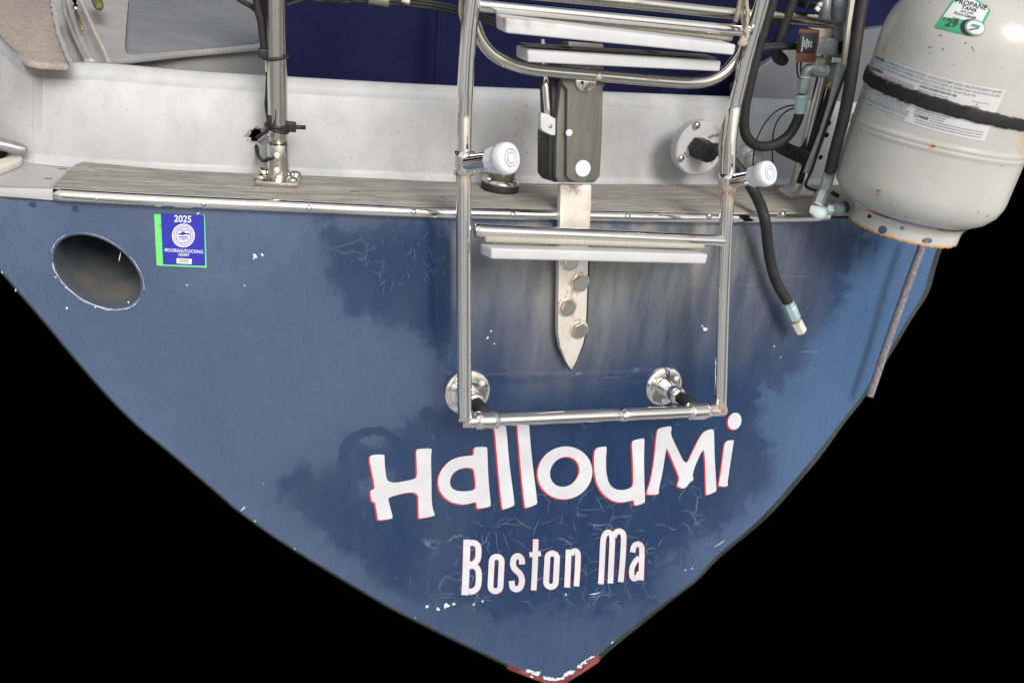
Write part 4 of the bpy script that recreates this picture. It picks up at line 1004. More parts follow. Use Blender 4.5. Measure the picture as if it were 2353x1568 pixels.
MB().put(*prism(cq, (0, .05, 0), .006, 2)).build('hose_clamp', 'black rubber', pst)
hose('shade_strip', [Yp(x, y, yq - .02) for x, y in zp([(925, 590), (885, 700), (830, 860), (775, 1010), (735, 1150), (705, 1240)], 'D')], mm(7, Q0), 'black rubber', None, None, pst)  # dark shade beside the post, put in as a black tube
# ================================================================== PROPANE TANK
AZ = math.radians(47.6); HD = 1.77; TR = HD * math.sin(math.radians(4.92))
TC = np.array([HD * math.sin(AZ), HD * math.cos(AZ)])
def cyl(x, y, R, cx=None):
    d = ray(x, y); o = EYE[:2] - TC; a = d[0] ** 2 + d[1] ** 2; b = 2 * (o @ d[:2]); c = o @ o - R * R
    D = max(0, b * b - 4 * a * c); t = (-b - math.sqrt(D)) / (2 * a); return EYE + d * t
zB = cyl(2090, 521, TR * .72)[2]; zRing = cyl(2109, 563, TR * .66)[2]
zS = cyl(2130, 336, TR)[2]; zTop = cyl(2120, 150, TR)[2]
TB = np.array([TC[0], TC[1], zRing])
tank = thing('propane_tank', 'cream propane tank with rusty foot ring, warning label and green price tag', 'propane tank', TB)
zT = cyl(1995, 64, TR)[2]              # where the dome begins
zD = zB + .062
prof = [(zB, TR * .30), (zB + .002, TR * .62), (zB + .008, TR * .74), (zB + .020, TR * .87), (zB + .036, TR * .955), (zB + .052, TR * .992), (zD, TR)]
zz = np.linspace(zD + .01, zS - .012, 8); prof += [(z, TR) for z in zz]
prof += [(zS - .008, TR * 1.0), (zS - .005, TR * 1.012), (zS - .001, TR * 1.012), (zS + .001, TR * 1.002), (zS + .003, TR * 1.012), (zS + .007, TR * 1.012), (zS + .010, TR)]
prof += [(z, TR) for z in np.linspace(zS + .014, zT, 12)]
HDm = .105
for k in range(1, 15):
    t = k / 14 * math.pi / 2; prof.append((zT + HDm * math.sin(t), TR * max(.001, math.cos(t)) ** .68))
prof = [(z - zRing, r) for z, r in prof]
RUST.append((cyl(*zp([(2290, 330)], 'G')[0], TR), .001, 0))
for p, r, s in ((cyl(2140, 336, TR), .010, .9), (cyl(2352, 335, TR), .05, .45), (cyl(*zp([(680, 540)], 'E')[0], TR), .022, .5), (cyl(*zp([(625, 545)], 'O')[0], TR), .008, 1.0), (cyl(2340, 320, TR), .04, .4)): RUST.append((p, r, s))
V, Fq = lathe(TB, (0, 0, 1), prof, 120)
tbm = MB().put(V, Fq)
bvh = BVHTree.FromPolygons([Vector(v) for v in V], Fq)
def hit(x, y, off=.0008):
    d = Vector(ray(x, y)).normalized(); loc, nn_, i, ds = bvh.ray_cast(Vector(EYE), d)
    if loc is None: return AT(x, y, 1.6)
    if nn_.dot(d) > 0: nn_ = -nn_
    return np.array(loc + nn_ * off)
# foot ring with holes, rusting along its lower rim
rr_ = TR * .655; nr, nh = 180, 14; V = []; at = []
rng_ = random.Random(3); wob = [rng_.uniform(-1, 1) for _ in range(nr)]
for j in range(nh + 1):
    for i in range(nr):
        a = 2 * math.pi * i / nr; f = j / nh; z = zRing + (zB + .004 - zRing) * f + (wob[i] * .0012 if j == 0 else 0)
        R = rr_ * (1 + .10 * f ** 2) if f > .5 else rr_ * (1 + .025 * f)
        V.append((TC[0] + R * math.sin(a), TC[1] - R * math.cos(a), z)); at.append(max(0, 1.12 - f * 3.0) + max(0, (f - .80) * 4.2))
HOLES = [(2027, 528, 9.5, 9.5), (2129, 553, 11.5, 6.0), (1997, 497, 4.5, 4), (2072, 524, 5, 4), (1948, 490, 6, 7)]
def inhole(x, y): return any(((x - a) / c) ** 2 + ((y - b) / d) ** 2 < 1 for a, b, c, d in HOLES)
V = np.array(V)
# refine: finer grid for the front so that the holes are round
Fq = []; Vx = []; ax_ = []; NX, NZ = 900, 44
def atF(f): return max(0, .86 - f * 4.0) + max(0, (f - .86) * 5.0)
for j in range(NZ + 1):
    for i in range(NX):
        a = 2 * math.pi * i / NX; f = j / NZ; q = i / NX * nr; w0 = wob[int(q) % nr] * (1 - q % 1) + wob[(int(q) + 1) % nr] * (q % 1)
        z = zRing + (zB + .004 - zRing) * f + (w0 * .0014 * max(0, 1 - f * 8)); R = rr_ * (1.0125 + .09 * max(0, f - .5) ** 2 * 4)
        Vx.append((TC[0] + R * math.sin(a), TC[1] - R * math.cos(a), z)); ax_.append(atF(f))
Vx = np.array(Vx); c_ = (Vx - EYE) @ MW; hx, hy = CX + FOC * c_[:, 0] / c_[:, 2], CY + FOC * c_[:, 1] / c_[:, 2]
facing = ((Vx[:, :2] - TC) @ (-TC)) > 0
ih = np.zeros(len(Vx), bool)
for a, b, c, d in HOLES: ih |= facing & (((hx - a) / c) ** 2 + ((hy - b) / d) ** 2 < 1)
for a, b, c, d in HOLES:
    dd = np.sqrt(((hx - a) / (c + 2)) ** 2 + ((hy - b) / (d + 2)) ** 2); ax_ = np.maximum(ax_, np.where(facing, np.clip(1.3 - dd, 0, .28), 0))
Fq = [(j * NX + i, j * NX + (i + 1) % NX, (j + 1) * NX + (i + 1) % NX, (j + 1) * NX + i) for j in range(NZ) for i in range(NX) if not (ih[j * NX + i] or ih[(j + 1) * NX + (i + 1) % NX])]
add('foot_ring', Vx, Fq, 'tank', tank, attrs={'rust': ax_})
# collar round the valve on top
zc0, zc1 = zT + HDm * .72, zT + HDm * .72 + .12
for a0, a1 in ((62, 190), (215, 325)):
    P = []; n = 30
    for i in range(n + 1):
        a = math.radians(a0 + (a1 - a0) * i / n); e = np.array([math.sin(a), -math.cos(a), 0])
        for R, z in ((.093, zc0), (.093, zc1), (.090, zc1), (.090, zc0)): P.append(np.array([TC[0], TC[1], z]) + e * R)
    Fq = [(i * 4 + k, i * 4 + (k + 1) % 4, i * 4 + 4 + (k + 1) % 4, i * 4 + 4 + k) for i in range(n) for k in range(4)] + [(0, 1, 2, 3), (n * 4 + 3, n * 4 + 2, n * 4 + 1, n * 4)]
    at = [1.0 if (i < 1 or i > n - 1) else .15 for i in range(n + 1) for _ in range(4)]
    add('collar', P, Fq, 'tank', tank, attrs={'rust': at}, auto=40)
MB().put(*lathe(np.array([TC[0], TC[1], zT + HDm]), (0, 0, 1), [(-.01, .03), (.02, .03), (.022, .02), (.06, .02), (.062, .012), (.08, .012)], 20)).build('valve', 'brass pin', tank)
# warning label, following the curve of the body
LBQ = zp([(560, 572), (1995, 975), (1762, 1530), (385, 1105)], 'E')
def lab_px(u, v):
    q = bil([np.array(p) for p in LBQ], u, v); bow = 4 * u * (1 - u)
    return q + np.array([-2.5, 11.0]) * bow
def lab(u, v, off=.0006): return hit(*lab_px(u, v), off)
nu, nv = 60, 16
V = [lab(i / nu, j / nv) for j in range(nv + 1) for i in range(nu + 1)]
wlm = MB().put(V, [(j * (nu + 1) + i, j * (nu + 1) + i + 1, (j + 1) * (nu + 1) + i + 1, (j + 1) * (nu + 1) + i) for j in range(nv) for i in range(nu)])
def lt(mb, s, u0, v0, size, asp=1.0, bold=0, wmax=None):
    V, Fq = text2d(s, 1, bold, 'LEFT'); xs = [x for x, y in V]; w = max(xs)
    ku = (wmax / w) if wmax else size * .34 * asp
    mb.put([lab(u0 + x * ku, v0 + y * size, .0012) for x, y in V], Fq)
ink, fade = MB(), MB()
lt(ink, '\u26a0'[:0] + 'DANGER-', .025, .085, .085, bold=.03, wmax=.082)
lt(fade, 'FLAMMABLE GAS UNDER PRESSURE \u2022 LEAKING LP-GAS MAY CAUSE A FIRE OR EXPLOSION IF IGNITED', .115, .078, .064, bold=.012, wmax=.868)
lt(fade, 'CONTACT LP-GAS SUPPLIER FOR REPAIRS, OR DISPOSAL OF THIS CYLINDER OR UNUSED LP-GAS \u2022 FOR OUTDOOR USE ONLY', .012, .150, .060, bold=.008, wmax=.972)
lt(fade, 'DO NOT USE OR STORE CYLINDER IN A BUILDING, GARAGE OR ENCLOSED AREA \u2022 DO NOT FILL BY OPD', .012, .222, .060, bold=.008, wmax=.80)
lt(ink, 'WARNING:', .018, .305, .085, bold=.03, wmax=.10)
lt(ink, 'WHEN CONNECTING FOR USE:', .40, .292, .055, bold=.02, wmax=.28)
lt(fade, 'AS AUTHORIZED BY ANSI/NFPA 58 or CSA B149.2', .035, .905, .07, bold=.01, wmax=.36)
lt(fade, 'DO NOT REMOVE, DEFACE OR OBLITERATE THIS LABEL', .012, .975, .07, bold=.01, wmax=.37)
lt(ink, 'DANGER', .46, .845, .062, bold=.03, wmax=.085)
fp = random.Random(5)
def fine(u0, u1, v, h=.018):
    u = u0
    while u < u1:
        l = fp.uniform(.006, .028); e = min(u1, u + l)
        fade.put([lab(u, v, .0012), lab(e, v, .0012), lab(e, v + h, .0012), lab(u, v + h, .0012)], [(0, 1, 2, 3)]); u = e + .005
for k in range(4): fine(.13, .37, .30 + k * .042)
for k in range(6): fine(.40, .40 + fp.uniform(.22, .29), .335 + k * .042)
for k in range(9): fine(.03, .40 + fp.uniform(-.05, .0), .50 + k * .042)
for k in range(6): fine(.43, .74 + fp.uniform(-.08, .0), .56 + k * .045)
for k in range(3): fine(.56 if k == 0 else .46, .97, .83 + k * .05)
for k in range(2): fine(.84, .89, .62 + k * .05, .03)
fine(.80, .93, .30, .012)
fade.put([lab(*q, .0012) for q in ((.80, .385), (.87, .385), (.87, .405), (.80, .405))], [(0, 1, 2, 3)]); fade.put([lab(*q, .0012) for q in ((.845, .32), (.853, .32), (.842, .385), (.834, .385))], [(0, 1, 2, 3)])
fade.put([lab(*q, .0013) for q in ((.435, .855), (.447, .80), (.459, .855))], [(0, 1, 2)])
multi('warning_label', [(wlm, 'label paper'), (ink, 'label ink'), (fade, 'label faded ink')], tank, label='white warning label wrapped round the tank')
# price tag on the dome
def EH(pts, off): return [hit(x, y, off) for x, y in zp(pts, 'E')]
def patch(outline, off, name, m, par, n=10):
    """outline in E zoom, meshed finely enough to hug the dome"""
    V, Fq = fill2d([outline]); bm = bmesh.new(); vs = [bm.verts.new((x, y, 0)) for x, y in V]
    for f in Fq: bm.faces.new([vs[i] for i in f])
    bmesh.ops.triangulate(bm, faces=bm.faces)
    for _ in range(4):
        bmesh.ops.subdivide_edges(bm, edges=[e for e in bm.edges if e.calc_length() > 60], cuts=1); bmesh.ops.triangulate(bm, faces=bm.faces)
    bm.verts.index_update(); V = [(v.co.x, v.co.y) for v in bm.verts]; Fq = [tuple(v.index for v in f.verts) for f in bm.faces]; bm.free()
    return MB().put(EH(V, off), Fq).build(name, m, par)
tag = patch([(1238, 305), (1232, 285), (1300, 190), (1418, 12), (1440, -2), (1640, -30), (1830, 112), (1828, 130), (1745, 290), (1640, 398), (1600, 395)], .0008, 'price_tag', 'tag green', tank)
tag['label'] = 'green and white propane price tag stuck on the dome'
patch([(1318, 188), (1440, 22), (1640, 0), (1808, 112), (1735, 248), (1560, 225)], .0013, 'white_panel', 'sticker white', tag)
tt = MB()
def et(s, cx, cy, size, rot, bold=0, sx=1.0, shear=0.2):
    bold *= .4
    V, Fq = text2d(s, size, bold, shear=shear, sx=sx); c, s_ = math.cos(rot), math.sin(rot)
    tt.put(EH([(cx + x * c - y * s_, cy + x * s_ + y * c) for x, y in V], .0018), Fq)
et('PROPANE', 1612, 78, 72, .24, 3.5, 1.10); et('TANK', 1596, 122, 56, .24, 3, 1.15)
et('now with', 1576, 150, 34, .24, 1.2, 1.1); et('Accu-Gauge', 1552, 186, 50, .24, 1.6, 1.0)
et('Only', 1455, 222, 40, .18, 1, 1.0); et('$', 1332, 225, 36, .18, .5); et('29', 1400, 292, 112, .18, 4.5, 1.15)
tt.build('tag_lettering', 'label ink', tag, smooth=False)
patch(ell(1600, 300, 92, 86, .2, 32), .0016, 'gauge_side', 'black plastic', tag)
patch(ell(1665, 305, 112, 84, .25, 32), .0021, 'gauge_ring', 'grey cleat metal', tag)
gf = patch(ell(1668, 306, 94, 69, .25, 32), .0026, 'gauge_face', 'sticker white', tag)
patch([(1610, 285), (1640, 268), (1725, 290), (1700, 312), (1680, 305)], .0031, 'gauge_mark', 'tag green', tag)
patch([(1598, 325), (1700, 308), (1712, 316), (1605, 338)], .0033, 'gauge_needle', 'label ink', tag)
# rust nicks
nk = MB()
for x, y, a, l, wd in ((1290, 385, .3, 55, 12), (1178, 515, 0, 45, 12), (1178, 580, 0, 50, 7), (1320, 535, .8, 40, 16), (1565, 468, 0, 30, 16), (1632, 515, 1.2, 40, 14), (1650, 548, 1.3, 40, 9), (1435, 705, 0, 22, 9), (1533, 698, 1.5, 18, 8), (1190, 715, 0, 16, 10), (1360, 705, 0, 14, 8), (1958, 735, 1, 18, 10), (870, 510, 0, 12, 10)):
    c, s_ = math.cos(a), math.sin(a); P = []
    for k in range(8):
        t = 2 * math.pi * k / 8; q = fp.uniform(.6, 1.1); dx, dy = l / 2 * math.cos(t) * q, wd / 2 * math.sin(t) * q; P.append((x + dx * c - dy * s_, y + dx * s_ + dy * c))
    nk.put(EH(P, .0007), [tuple(range(8))])
ON = [(2090, 250, 1.3, 28, 8), (1810, 792, 2.2, 26, 9), (1918, 845, 2.2, 40, 8), (775, 715, .9, 26, 9), (952, 850, 0, 28, 8), (1310, 443, .3, 16, 6), (628, 540, 0, 30, 24), (610, 590, 0, 20, 18), (1280, 18, 0, 50, 20)]
for x, y, a, l, wd in ON:
    c, s_ = math.cos(a), math.sin(a); nk.put([hit(*p, .0007) for p in zp([(x + l / 2 * math.cos(t) * c - wd / 2 * math.sin(t) * s_, y + l / 2 * math.cos(t) * s_ + wd / 2 * math.sin(t) * c) for t in [k * .785 for k in range(8)]], 'O')], [tuple(range(8))])
mat('rust nick', (.20, .075, .03), .8, var=.4, sc=90); multi('body', [(tbm, 'tank'), (nk, 'rust nick')], tank, rust=True)
# band that ties the tank in place
up_e = [(380, 640), (450, 682), (560, 755), (800, 862), (1000, 962), (1300, 1092), (1600, 1188), (1900, 1238), (2195, 1264), (2330, 1262)]
lo_e = [(360, 780), (430, 832), (540, 892), (800, 1042), (1000, 1142), (1300, 1252), (1500, 1318), (1900, 1382), (2195, 1396), (2330, 1392)]
ua, la = [np.array(hit(*zp([p], 'E')[0], 0)) for p in up_e], [np.array(hit(*zp([p], 'E')[0], 0)) for p in lo_e]
# heights as a function of the angle; carried right round the tank
def ang(P): return math.atan2(P[0] - TC[0], -(P[1] - TC[1]))
a_u = [ang(p) for p in ua[1:-1]]; z_u = [p[2] for p in ua[1:-1]]; a_l = [ang(p) for p in la[1:-1]]; z_l = [p[2] for p in la[1:-1]]
cu_ = np.polyfit(np.r_[a_u], z_u, 2); cl_ = np.polyfit(np.r_[a_l], z_l, 2)
lo_a, hi_a = min(a_u), max(a_u)
V = []; at = []; n = 160; prs = [(0, 0.), (.06, .0030), (.13, .0033), (.5, .0036), (.87, .0033), (.94, .0030), (1, 0.)]
for i in range(n):
    a = 2 * math.pi * i / n - math.pi; ac = min(max(a, lo_a), hi_a); zu, zl = np.polyval(cu_, ac), np.polyval(cl_, ac)
    for f, o in prs:
        wb = .0006 * math.sin(i * 2.3) + .0006 * math.sin(i * .9)
        R = TR * 1.002 + o + .001; V.append((TC[0] + R * math.sin(a), TC[1] - R * math.cos(a), zl + (zu - zl) * f + wb)); at.append((.62 if f > .9 else .3) if (f < .1 or f > .9) and ac < hi_a * .8 else -.25)
Fq = [(i * 7 + k, i * 7 + k + 1, ((i + 1) % n) * 7 + k + 1, ((i + 1) % n) * 7 + k) for i in range(n) for k in range(6)]
add('tank_strap', V, Fq, 'strap', attrs={'rust': at}, label='worn black strap with rusty edges round the propane tank', cat='strap')
# ================================================================== DECK FITTINGS
P = Hc(1147, 436); e = mm(1, P)
dl = thing('deck_light', 'small round olive deck light on a black gasket under the left bumper cap', 'deck light', P)
RUST.append((P + (0, 0, .02), .06, .55))
MB().put(*lathe(P, (0, 0, 1), [(0, e * 43), (.002, e * 44), (.012, e * 43.5), (.013, e * 42)], 40)).build('gasket', 'black rubber', dl)
MB().put(*lathe(P, (0, 0, 1), [(.013, e * 43), (.018, e * 42.5), (.022, e * 38), (.0235, e * 30)], 40)).build('flange', 'dull steel', dl, rust=True)
MB().put(*lathe(P, (0, 0, 1), [(.0235, e * 30), (.05, e * 28.5), (.066, e * 25), (.074, e * 16), (.077, e * 1)], 36)).build('lens', 'grime green lens', dl)
for t in (200, 335):
    c = P + np.array([math.cos(math.radians(t)), math.sin(math.radians(t)), 0]) * e * 36 + (0, 0, .022); MB().put(*screw_head(c, (0, 0, 1), .005)).build('screw', 'rusty plate steel', dl)
# round plate with the cable gland on the coaming
def CO(x, y, o=0): return Yp(x, y, yw + .004 - o)
P = CO(1601, 339); e = mm(1, P) / .93; axc = unit(np.array([0, -1, .06]))
cg = thing('cable_entry', 'round white painted plate with black cable gland, paint flaking, on the white wall', 'cable gland', P)
cpl = MB().put(*lathe(P, axc, [(-.01, e * 58), (.010, e * 58), (.013, e * 55), (.0145, e * 20)], 56))
fk = MB()
for k in range(34):
    t = rnd.choice([rnd.uniform(-.2, 1.1), rnd.uniform(3.4, 6.0)]); q = rnd.uniform(.5, .92) * e * 54; c = P + np.array([math.cos(t) * q, 0, math.sin(t) * q]) + axc * .0150 + (0, 0, .0)
    pts = [c + np.array([rnd.uniform(.4, 1) * e * 6 * math.cos(a), 0, rnd.uniform(.4, 1) * e * 5 * math.sin(a)]) for a in [m * .9 for m in range(7)]]; fk.put(pts, [tuple(range(7))])
multi('plate', [(cpl, 'gel'), (fk, 'grey cleat metal')], cg, auto=40)
for x, y in zp([(1943, 928), (1825, 1172), (2048, 1170)], 'C'):
    c = CO(x, y, .0165); MB().put(*screw_head(c, axc, .007)).build('screw', 'dull steel', cg)
gd = unit(np.array([.25, -1, -.05])); gp0 = CO(*zp([(1935, 1085)], 'C')[0], .014)
MB().put(*hexn(gp0, gd, e * 23, .026)).build('gland_nut', 'black plastic', cg, smooth=False)
MB().put(*lathe(gp0 + gd * .026, gd, [(0, e * 22), (.012, e * 21), (.02, e * 15)], 12)).build('gland_cap', 'black plastic', cg)
g1 = gp0 + gd * .04
hz_ = [g1, Yp(1648, 343, yw - .075), Yp(1694, 384, yw - .10), Yp(1732, 441, yw - .13), L(1756, 502, .045), L(1767, 587, .03), L(1783, 647, .03), L(1814, 700, .035)]
ch_ = thing('hanging_hose', 'black hose from the cable gland hanging over the rub rail, ending in a teal fitting', 'hose', L(1838, 757, .03))
hose('hose', hz_, mm(12.5, L(1756, 502, .045)), 'black rubber', None, None, ch_, n=18)
a, b, c, d = [L(*p, .035) for p in ((1809, 694), (1825, 730), (1828, 737), (1841, 762))]
MB().put(*tube([a, a + (b - a) * .3, a + (b - a) * .35, b], [mm(14, a), mm(14.5, a), mm(15.5, a), mm(15, a)], 8)).build('ferrule', 'pale teal fitting', ch_, smooth=False)
MB().put(*tube([b, c], mm(10, a), 14)).build('neck', 'grey green fitting', ch_)
MB().put(*tube([c, c + (d - c) * .85, d], [mm(14, a), mm(14, a), mm(11.5, a)], 6)).build('swivel_nut', 'cream plastic', ch_, smooth=False)
P = CO(1722, 365, 0); e2 = mm(1, P)
vt = thing('round_vent', 'small round grey fitting on the white wall half hidden by the right rail', 'fitting', P)
MB().put(*lathe(P, axc, [(-.012, e2 * 32), (.004, e2 * 32), (.008, e2 * 27), (.010, e2 * 26)], 36)).build('bezel', 'clear lens', vt)
MB().put(*lathe(P + axc * .010, axc, [(0, e2 * 25), (.006, e2 * 20), (.010, e2 * 8), (.0105, 0)], 30, False)).build('dome', 'grey cleat metal', vt)
# grey chock at the far left
ck0 = Hz(-10, 372, zm)
chk = thing('mooring_chock', 'grey metal mooring chock with rounded horn on white pad at the left edge', 'chock', ck0)
pad = [Hz(x, y, zm + .012) for x, y in zp([(-500, 800), (-100, 690), (60, 640), (200, 600), (320, 600), (345, 640), (300, 690), (0, 800), (-300, 870)], 'Q')]
MB().put(*prism(pad, (0, 0, -.012), .003)).build('pad', 'cream plastic', chk)
yk = ck0[1] - .01
hp_ = [Yp(x, y, yk) for x, y in zp([(-700, 300), (-300, 360), (0, 440), (200, 485), (330, 515), (400, 520), (432, 520)], 'Q')]
ek = mm(1, hp_[2]) * .14847
V, Fq = tube(spline(hp_, 6), [ek * q for q in np.interp(range(37), [0, 18, 24, 30, 34, 35, 36], [110, 92, 82, 64, 40, 25, 4])], 22)
MB().put(V, Fq).build('horn', 'grey cleat metal', chk)
MB().put(*prism([Yp(x, y, yk + .02) for x, y in zp([(-600, 500), (110, 580), (100, 610), (0, 690), (-600, 760)], 'Q')], (0, .05, 0), .002)).build('throat', 'dark gap', chk)
# ================================================================== HOSES, VALVE AND BRACKETS NEXT TO THE TANK
yh = yw - .06
def DP(pts, Y): return [Yp(x, y, Y) for x, y in zp(pts, 'D')]
H1 = DP([(545, -60), (528, 0), (480, 150), (425, 340), (372, 560), (340, 720), (332, 850), (352, 930), (405, 980), (475, 992), (555, 972), (630, 920), (682, 840), (713, 752)], yh)
e3 = mm(1, H1[8])
hs = thing('looped_hose', 'thick black hose looping down behind the right ladder rail to a teal fitting', 'hose', H1[9])
hose('hose', H1, e3 * 11.5, 'black rubber', None, None, hs, n=18)
F1 = DP([(712, 762), (722, 640)], yh); MB().put(*tube([F1[0], F1[0] + (F1[1] - F1[0]) * .92, F1[1]], [e3 * 15, e3 * 15.2, e3 * 12], 10)).build('ferrule', 'pale teal fitting', hs, auto=30)
F2 = DP([(724, 632), (734, 600), (742, 528)], yh); MB().put(*tube(F2, [e3 * 11, e3 * 14.5, e3 * 14.5], 6)).build('nut', 'grey green fitting', hs, smooth=False)
MB().put(*tube(DP([(744, 527), (746, 518)], yh), e3 * 12, 16)).build('washer', 'cream plastic', hs)
MB().put(*tube(spline(DP([(746, 520), (752, 482), (775, 466), (800, 470)], yh), 6), e3 * 11, 16)).build('elbow', 'grey green fitting', hs)
MB().put(*tube(DP([(795, 470), (870, 488)], yh), e3 * 13, 8)).build('elbow_nut', 'grey green fitting', hs, smooth=False)
H4 = DP([(685, -60), (662, 0), (612, 150), (566, 280), (548, 350), (562, 398), (598, 408), (640, 366), (682, 280), (728, 190)], yh + .05)
for q in (7, 8, 9): H4[q] = H4[q] + np.array([0, .05, 0]) * 1
set_props(hose('hose_loop', H4, e3 * 11.5, 'black rubber', None, None, n=18), 'short black hose bent into a tight loop left of the brown valve coil', 'hose')
# solenoid valve
yv = yh - .01
def WP(pts, Y=None): return [Yp(x, y, yv if Y is None else Y) for x, y in zp(pts, 'W')]
DV = ray(1850, 130); DV = unit(DV * (1, 1, 0))
sv = thing('solenoid_valve', 'corroded grey valve assembly with a rusty brown coil box beside the hoses', 'valve', Yp(1890, 170, yv))
cl = MB().put(*prism(WP([(435, 398), (700, 415), (706, 440), (664, 740), (655, 845), (630, 858), (400, 838), (380, 815), (384, 720), (425, 420)]), DV * .045, .004, 2)).build('coil_housing', 'brown coil housing', sv, auto=40)
MB().put(*prism(WP([(452, 440), (682, 455), (642, 722), (408, 706)], yv - .004), DV * .004, .0012)).build('label_plate', 'charcoal print', cl)
pr = MB(); pv = random.Random(2)
for cx0, t0, t1 in ((487, 500, 700), (512, 550, 640), (542, 530, 660), (570, 555, 640), (604, 565, 630)):
    y = t0
    while y < t1:
        l = pv.uniform(8, 18); xs = cx0 - (y - 500) * .13; pr.put(WP([(xs - 9, y), (xs + 10, y), (xs + 9, y + l), (xs - 10, y + l)], yv - .0046), [(0, 1, 2, 3)]); y += l + 5
pr.build('print', 'pale ink', cl, smooth=False)
for dx in (0, 50):
    hose('lead', WP([(405 + dx, 840), (400 + dx, 930), (412 + dx * .9, 1020), (430 + dx, 1090)], yv + .02), e3 * 2, 'black rubber', None, None, sv, n=8)
hose('feed_cable', WP([(-160, 690), (0, 655), (200, 640), (400, 640)], yv + .03), e3 * 6.5, 'black rubber', None, None, sv)
hose('feed_cable', WP([(-100, 640), (0, 615), (200, 600), (400, 612)], yv + .035), e3 * 4.5, 'black plastic', None, None, sv)
for nm, q, m, dY in (('flange_plate', [(545, 378), (870, 400), (905, 448), (865, 512), (700, 528), (690, 420)], 'cream plastic', .03), ('flange_plate', [(655, 772), (795, 790), (772, 880), (640, 862)], 'cream plastic', .03),
                     ('valve_body', [(745, 510), (965, 530), (945, 765), (718, 748)], 'grey valve metal', .006), ('valve_body', [(905, 300), (1095, 320), (1060, 520), (1035, 800), (820, 770), (880, 560)], 'grey valve metal', .02),
                     ('valve_spacer', [(700, 520), (770, 515), (745, 745), (680, 735)], 'grey green fitting', -.004), ('dark_recess', [(955, 570), (1050, 560), (1025, 735), (960, 740)], 'dark gap', .012)):
    MB().put(*prism(WP(q, yv + dY), DV * .03, .003)).build(nm, m, sv, auto=40)
for a, b, r in (((800, -120), (765, 270), 78), ((985, -120), (965, 300), 112)):
    q = WP([a, b], yv + .02); rr2 = mm(r * .17, q[0]); MB().put(*tube([q[0], q[0] + (q[1] - q[0]) * .93, q[1]], [rr2, rr2, rr2 * .88], 22)).build('motor_can', 'grey valve metal', sv)
MB().put(*prism(WP([(560, 20), (705, 40), (660, 150), (520, 120)], yv + .05), (0, .03, 0), .003)).build('black_box', 'black plastic', sv)
MB().put(*prism(WP([(655, 130), (690, 82), (725, 120), (690, 168)], yv + .0), (0, .006, 0), .001)).build('white_tag', 'sticker white', sv)
MB().put(*prism(WP([(710, 40), (750, 35), (745, 90), (720, 100), (690, 75)], yv + .005), (0, .006, 0), .001)).build('tag_clip', 'cream plastic', sv)
q = WP([(600, 955), (765, 965)], yv + .02); MB().put(*tube(q, mm(14, q[0]), 8)).build('side_port', 'grey green fitting', sv, smooth=False)
q = WP([(762, 962), (795, 966)], yv + .02); MB().put(*tube(q, mm(13, q[0]), 16)).build('seal_ring', 'cream plastic', sv)
q = WP([(895, 860), (850, 1100)], yv + .02); MB().put(*tube([q[0], q[0] + (q[1] - q[0]) * .8, q[1]], [mm(13, q[0]), mm(13, q[0]), mm(11, q[0])], 8)).build('lower_port', 'grey valve metal', sv, smooth=False)
q = WP([(850, 1100), (838, 1190)], yv + .02); MB().put(*tube(q, mm(9.5, q[0]), 12)).build('brass_plug', 'brass pin', sv)
# flat bar that carries the tank
yt_ = yv - .02
tbk = thing('tank_bracket', 'narrow pale metal bar running down between the valve and the propane tank', 'bracket', Yp(1850, 425, yt_))
MB().put(*prism([Yp(x, y, yt_) for x, y in zp([(1060, -60), (1092, -60), (1045, 250), (1018, 440), (1000, 440), (1025, 220)], 'D')], (.02, .03, 0), .001)).build('upper_bar', 'cream plastic', tbk, auto=30)
MB().put(*prism([Yp(x, y, yt_ + .02) for x, y in zp([(985, 425), (1020, 440), (955, 700), (880, 940), (790, 1180), (752, 1175), (860, 900), (925, 690)], 'D')], (0, .01, 0), .001)).build('lower_bar', 'greygel', tbk, auto=30)
for x, y in ((905, 835), (850, 1065), (890, 915)):
    P = Yp(*zp([(x, y)], 'D')[0], yt_ + .019); MB().put(*lathe(P, (0, -1, 0), [(0, .005), (.001, .005), (.0012, 0)], 10, False)).build('bolt_hole', 'dark gap', tbk)
set_props(hose('thin_cable', [Yp(x, y, yt_ + .01) for x, y in zp([(1050, 400), (1000, 540), (905, 800), (845, 980), (790, 1150), (750, 1240), (770, 1275), (830, 1292)], 'D')], e3 * 3.4, 'black rubber', None, None, n=10), 'thin black cable running down along the pale tank bracket', 'cable')
for q, lb in (([(690, 712), (620, 722), (540, 762), (470, 840), (420, 940), (398, 1030), (392, 1140)], 'outer of two thin black wire loops hanging from the teal hose fitting'), ([(690, 728), (630, 748), (570, 800), (535, 880), (524, 980), (526, 1100)], 'inner of two thin black wire loops hanging from the teal hose fitting')):
    set_props(hose('wire_loop', DP(q, yh + .03), e3 * 1.9, 'black rubber', None, None, n=8), lb, 'wire')
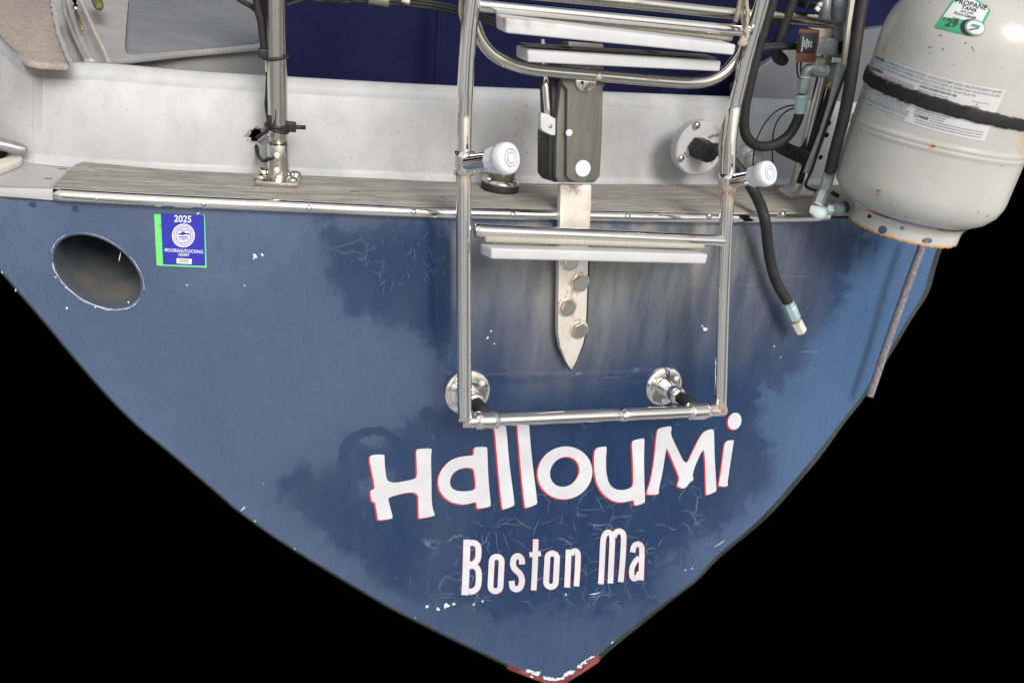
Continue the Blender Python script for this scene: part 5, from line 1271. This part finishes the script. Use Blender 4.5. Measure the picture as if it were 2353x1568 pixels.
# long hose down the left of the tank
dT = dep(cyl(1990, 250, TR * .98)) - .03; dE = dep(T(1885, 480, .06))
h3 = zp([(1150, -60), (1135, 0), (1108, 160), (1085, 320), (1062, 480), (1038, 640), (1003, 810), (958, 980), (912, 1165)], 'D')
H3 = [AT(x, y, dT + (dE - dT) * max(0, (y - 100) / 330) ** 1.3) for x, y in h3]
lh = thing('tank_hose', 'long black hose running down the left side of the propane tank', 'hose', T(1880, 495, .05)); e4 = mm(1, H3[4])
hose('hose', H3, e4 * 14, 'black rubber', None, None, lh, n=20)
def DE(pts, dd=0): return [AT(x, y, dE + dd) for x, y in zp(pts, 'D')]
q = DE([(912, 1165), (875, 1290)]); MB().put(*tube([q[0], q[0] + (q[1] - q[0]) * .15, q[0] + (q[1] - q[0]) * .8, q[1]], [mm(12, q[0]), mm(13.5, q[0]), mm(13, q[0]), mm(10, q[0])], 8)).build('ferrule', 'grey green fitting', lh, smooth=False)
q = DE([(868, 1290), (832, 1385)]); MB().put(*tube([q[0], q[0] + (q[1] - q[0]) * .2, q[1]], [mm(12, q[0]), mm(14, q[0]), mm(14, q[0])], 6)).build('swivel_nut', 'grey green fitting', lh, smooth=False)
q = DE([(833, 1384), (829, 1392)]); MB().put(*tube(q, mm(13, q[0]), 16)).build('washer', 'cream plastic', lh)
q = DE([(785, 1385), (880, 1398), (905, 1400), (900, 1450), (882, 1482), (822, 1484), (770, 1440), (776, 1405)], -.01); MB().put(*prism(q, ray(1880, 480) * .03, .003)).build('elbow_block', 'grey green fitting', lh, auto=40)
q = DE([(890, 1420), (935, 1414)]); MB().put(*tube(q, mm(13, q[0]), 6)).build('elbow_nut', 'pale teal fitting', lh, smooth=False)
q = DE([(930, 1415), (985, 1408), (1000, 1405)]); MB().put(*tube(q, [mm(17, q[0]), mm(17, q[0]), mm(15, q[0])], 20)).build('coupling', 'grey valve metal', lh)
q = DE([(1000, 1405), (1032, 1400)]); MB().put(*tube(q, [mm(15, q[0]), mm(12, q[0])], 18)).build('end_cap', 'black rubber', lh)
q = DE([(925, 1300), (960, 1325), (972, 1330)], .06); MB().put(*tube(q, mm(5, q[0]), 10)).build('hook', 'black rubber', lh)
# ================================================================== ROPES
rp = [L(x, y, o) for (x, y), o in zip([(2124, 548), (2112, 582), (2094, 630), (2066, 708), (2037, 792), (2017, 852), (1997, 910)], (.04, .04, .04, .035, .03, .03, .03))]
set_props(hose('mooring_rope', rp, mm(9, rp[3]), 'grey braided rope', None, None, n=14), 'grey braided rope hanging from under the tank along the hull edge', 'rope')
cd = thing('ladder_cord', 'beige braided cord tied round the top of the right ladder rail', 'cord', L(1712, 100, LO + .05))
ec = mm(1, L(1712, 60, LO + .06))
def CD(pts, o): return [L(x, y, o) for x, y in zp(pts, 'D')]
hose('cord', CD([(345, -60), (347, 0), (354, 90), (352, 160), (342, 215), (318, 265), (296, 300)], LO + .068), ec * 4.6, 'beige cord', None, None, cd, n=10)
hose('cord', CD([(312, -60), (305, 0), (290, 80), (272, 150)], LO + .04), ec * 5.5, 'beige cord', None, None, cd, n=10)
hose('cord', CD([(350, -60), (330, 0), (318, 70), (325, 150), (340, 205)], LO + .058), ec * 4.6, 'beige cord', None, None, cd, n=10)
hose('knot', CD([(330, 205), (352, 232), (345, 268), (318, 282), (300, 298), (330, 300), (350, 285)], LO + .072), ec * 5, 'beige cord', None, None, cd, n=10)
hose('cord', CD([(225, 770), (196, 840), (178, 920), (168, 1000), (172, 1080), (170, 1160), (168, 1240)], LO - .012), ec * 4.4, 'beige cord', None, None, cd, n=10)
set_props(hose('frayed_cord', [L(x, y, LO + .03) for x, y in zp([(205, -60), (196, 20), (194, 90), (208, 160), (225, 200)], 'C')], ec * 4.6, 'beige cord', None, None, n=10), 'grey cord end tucked behind the top of the left ladder rail', 'cord')
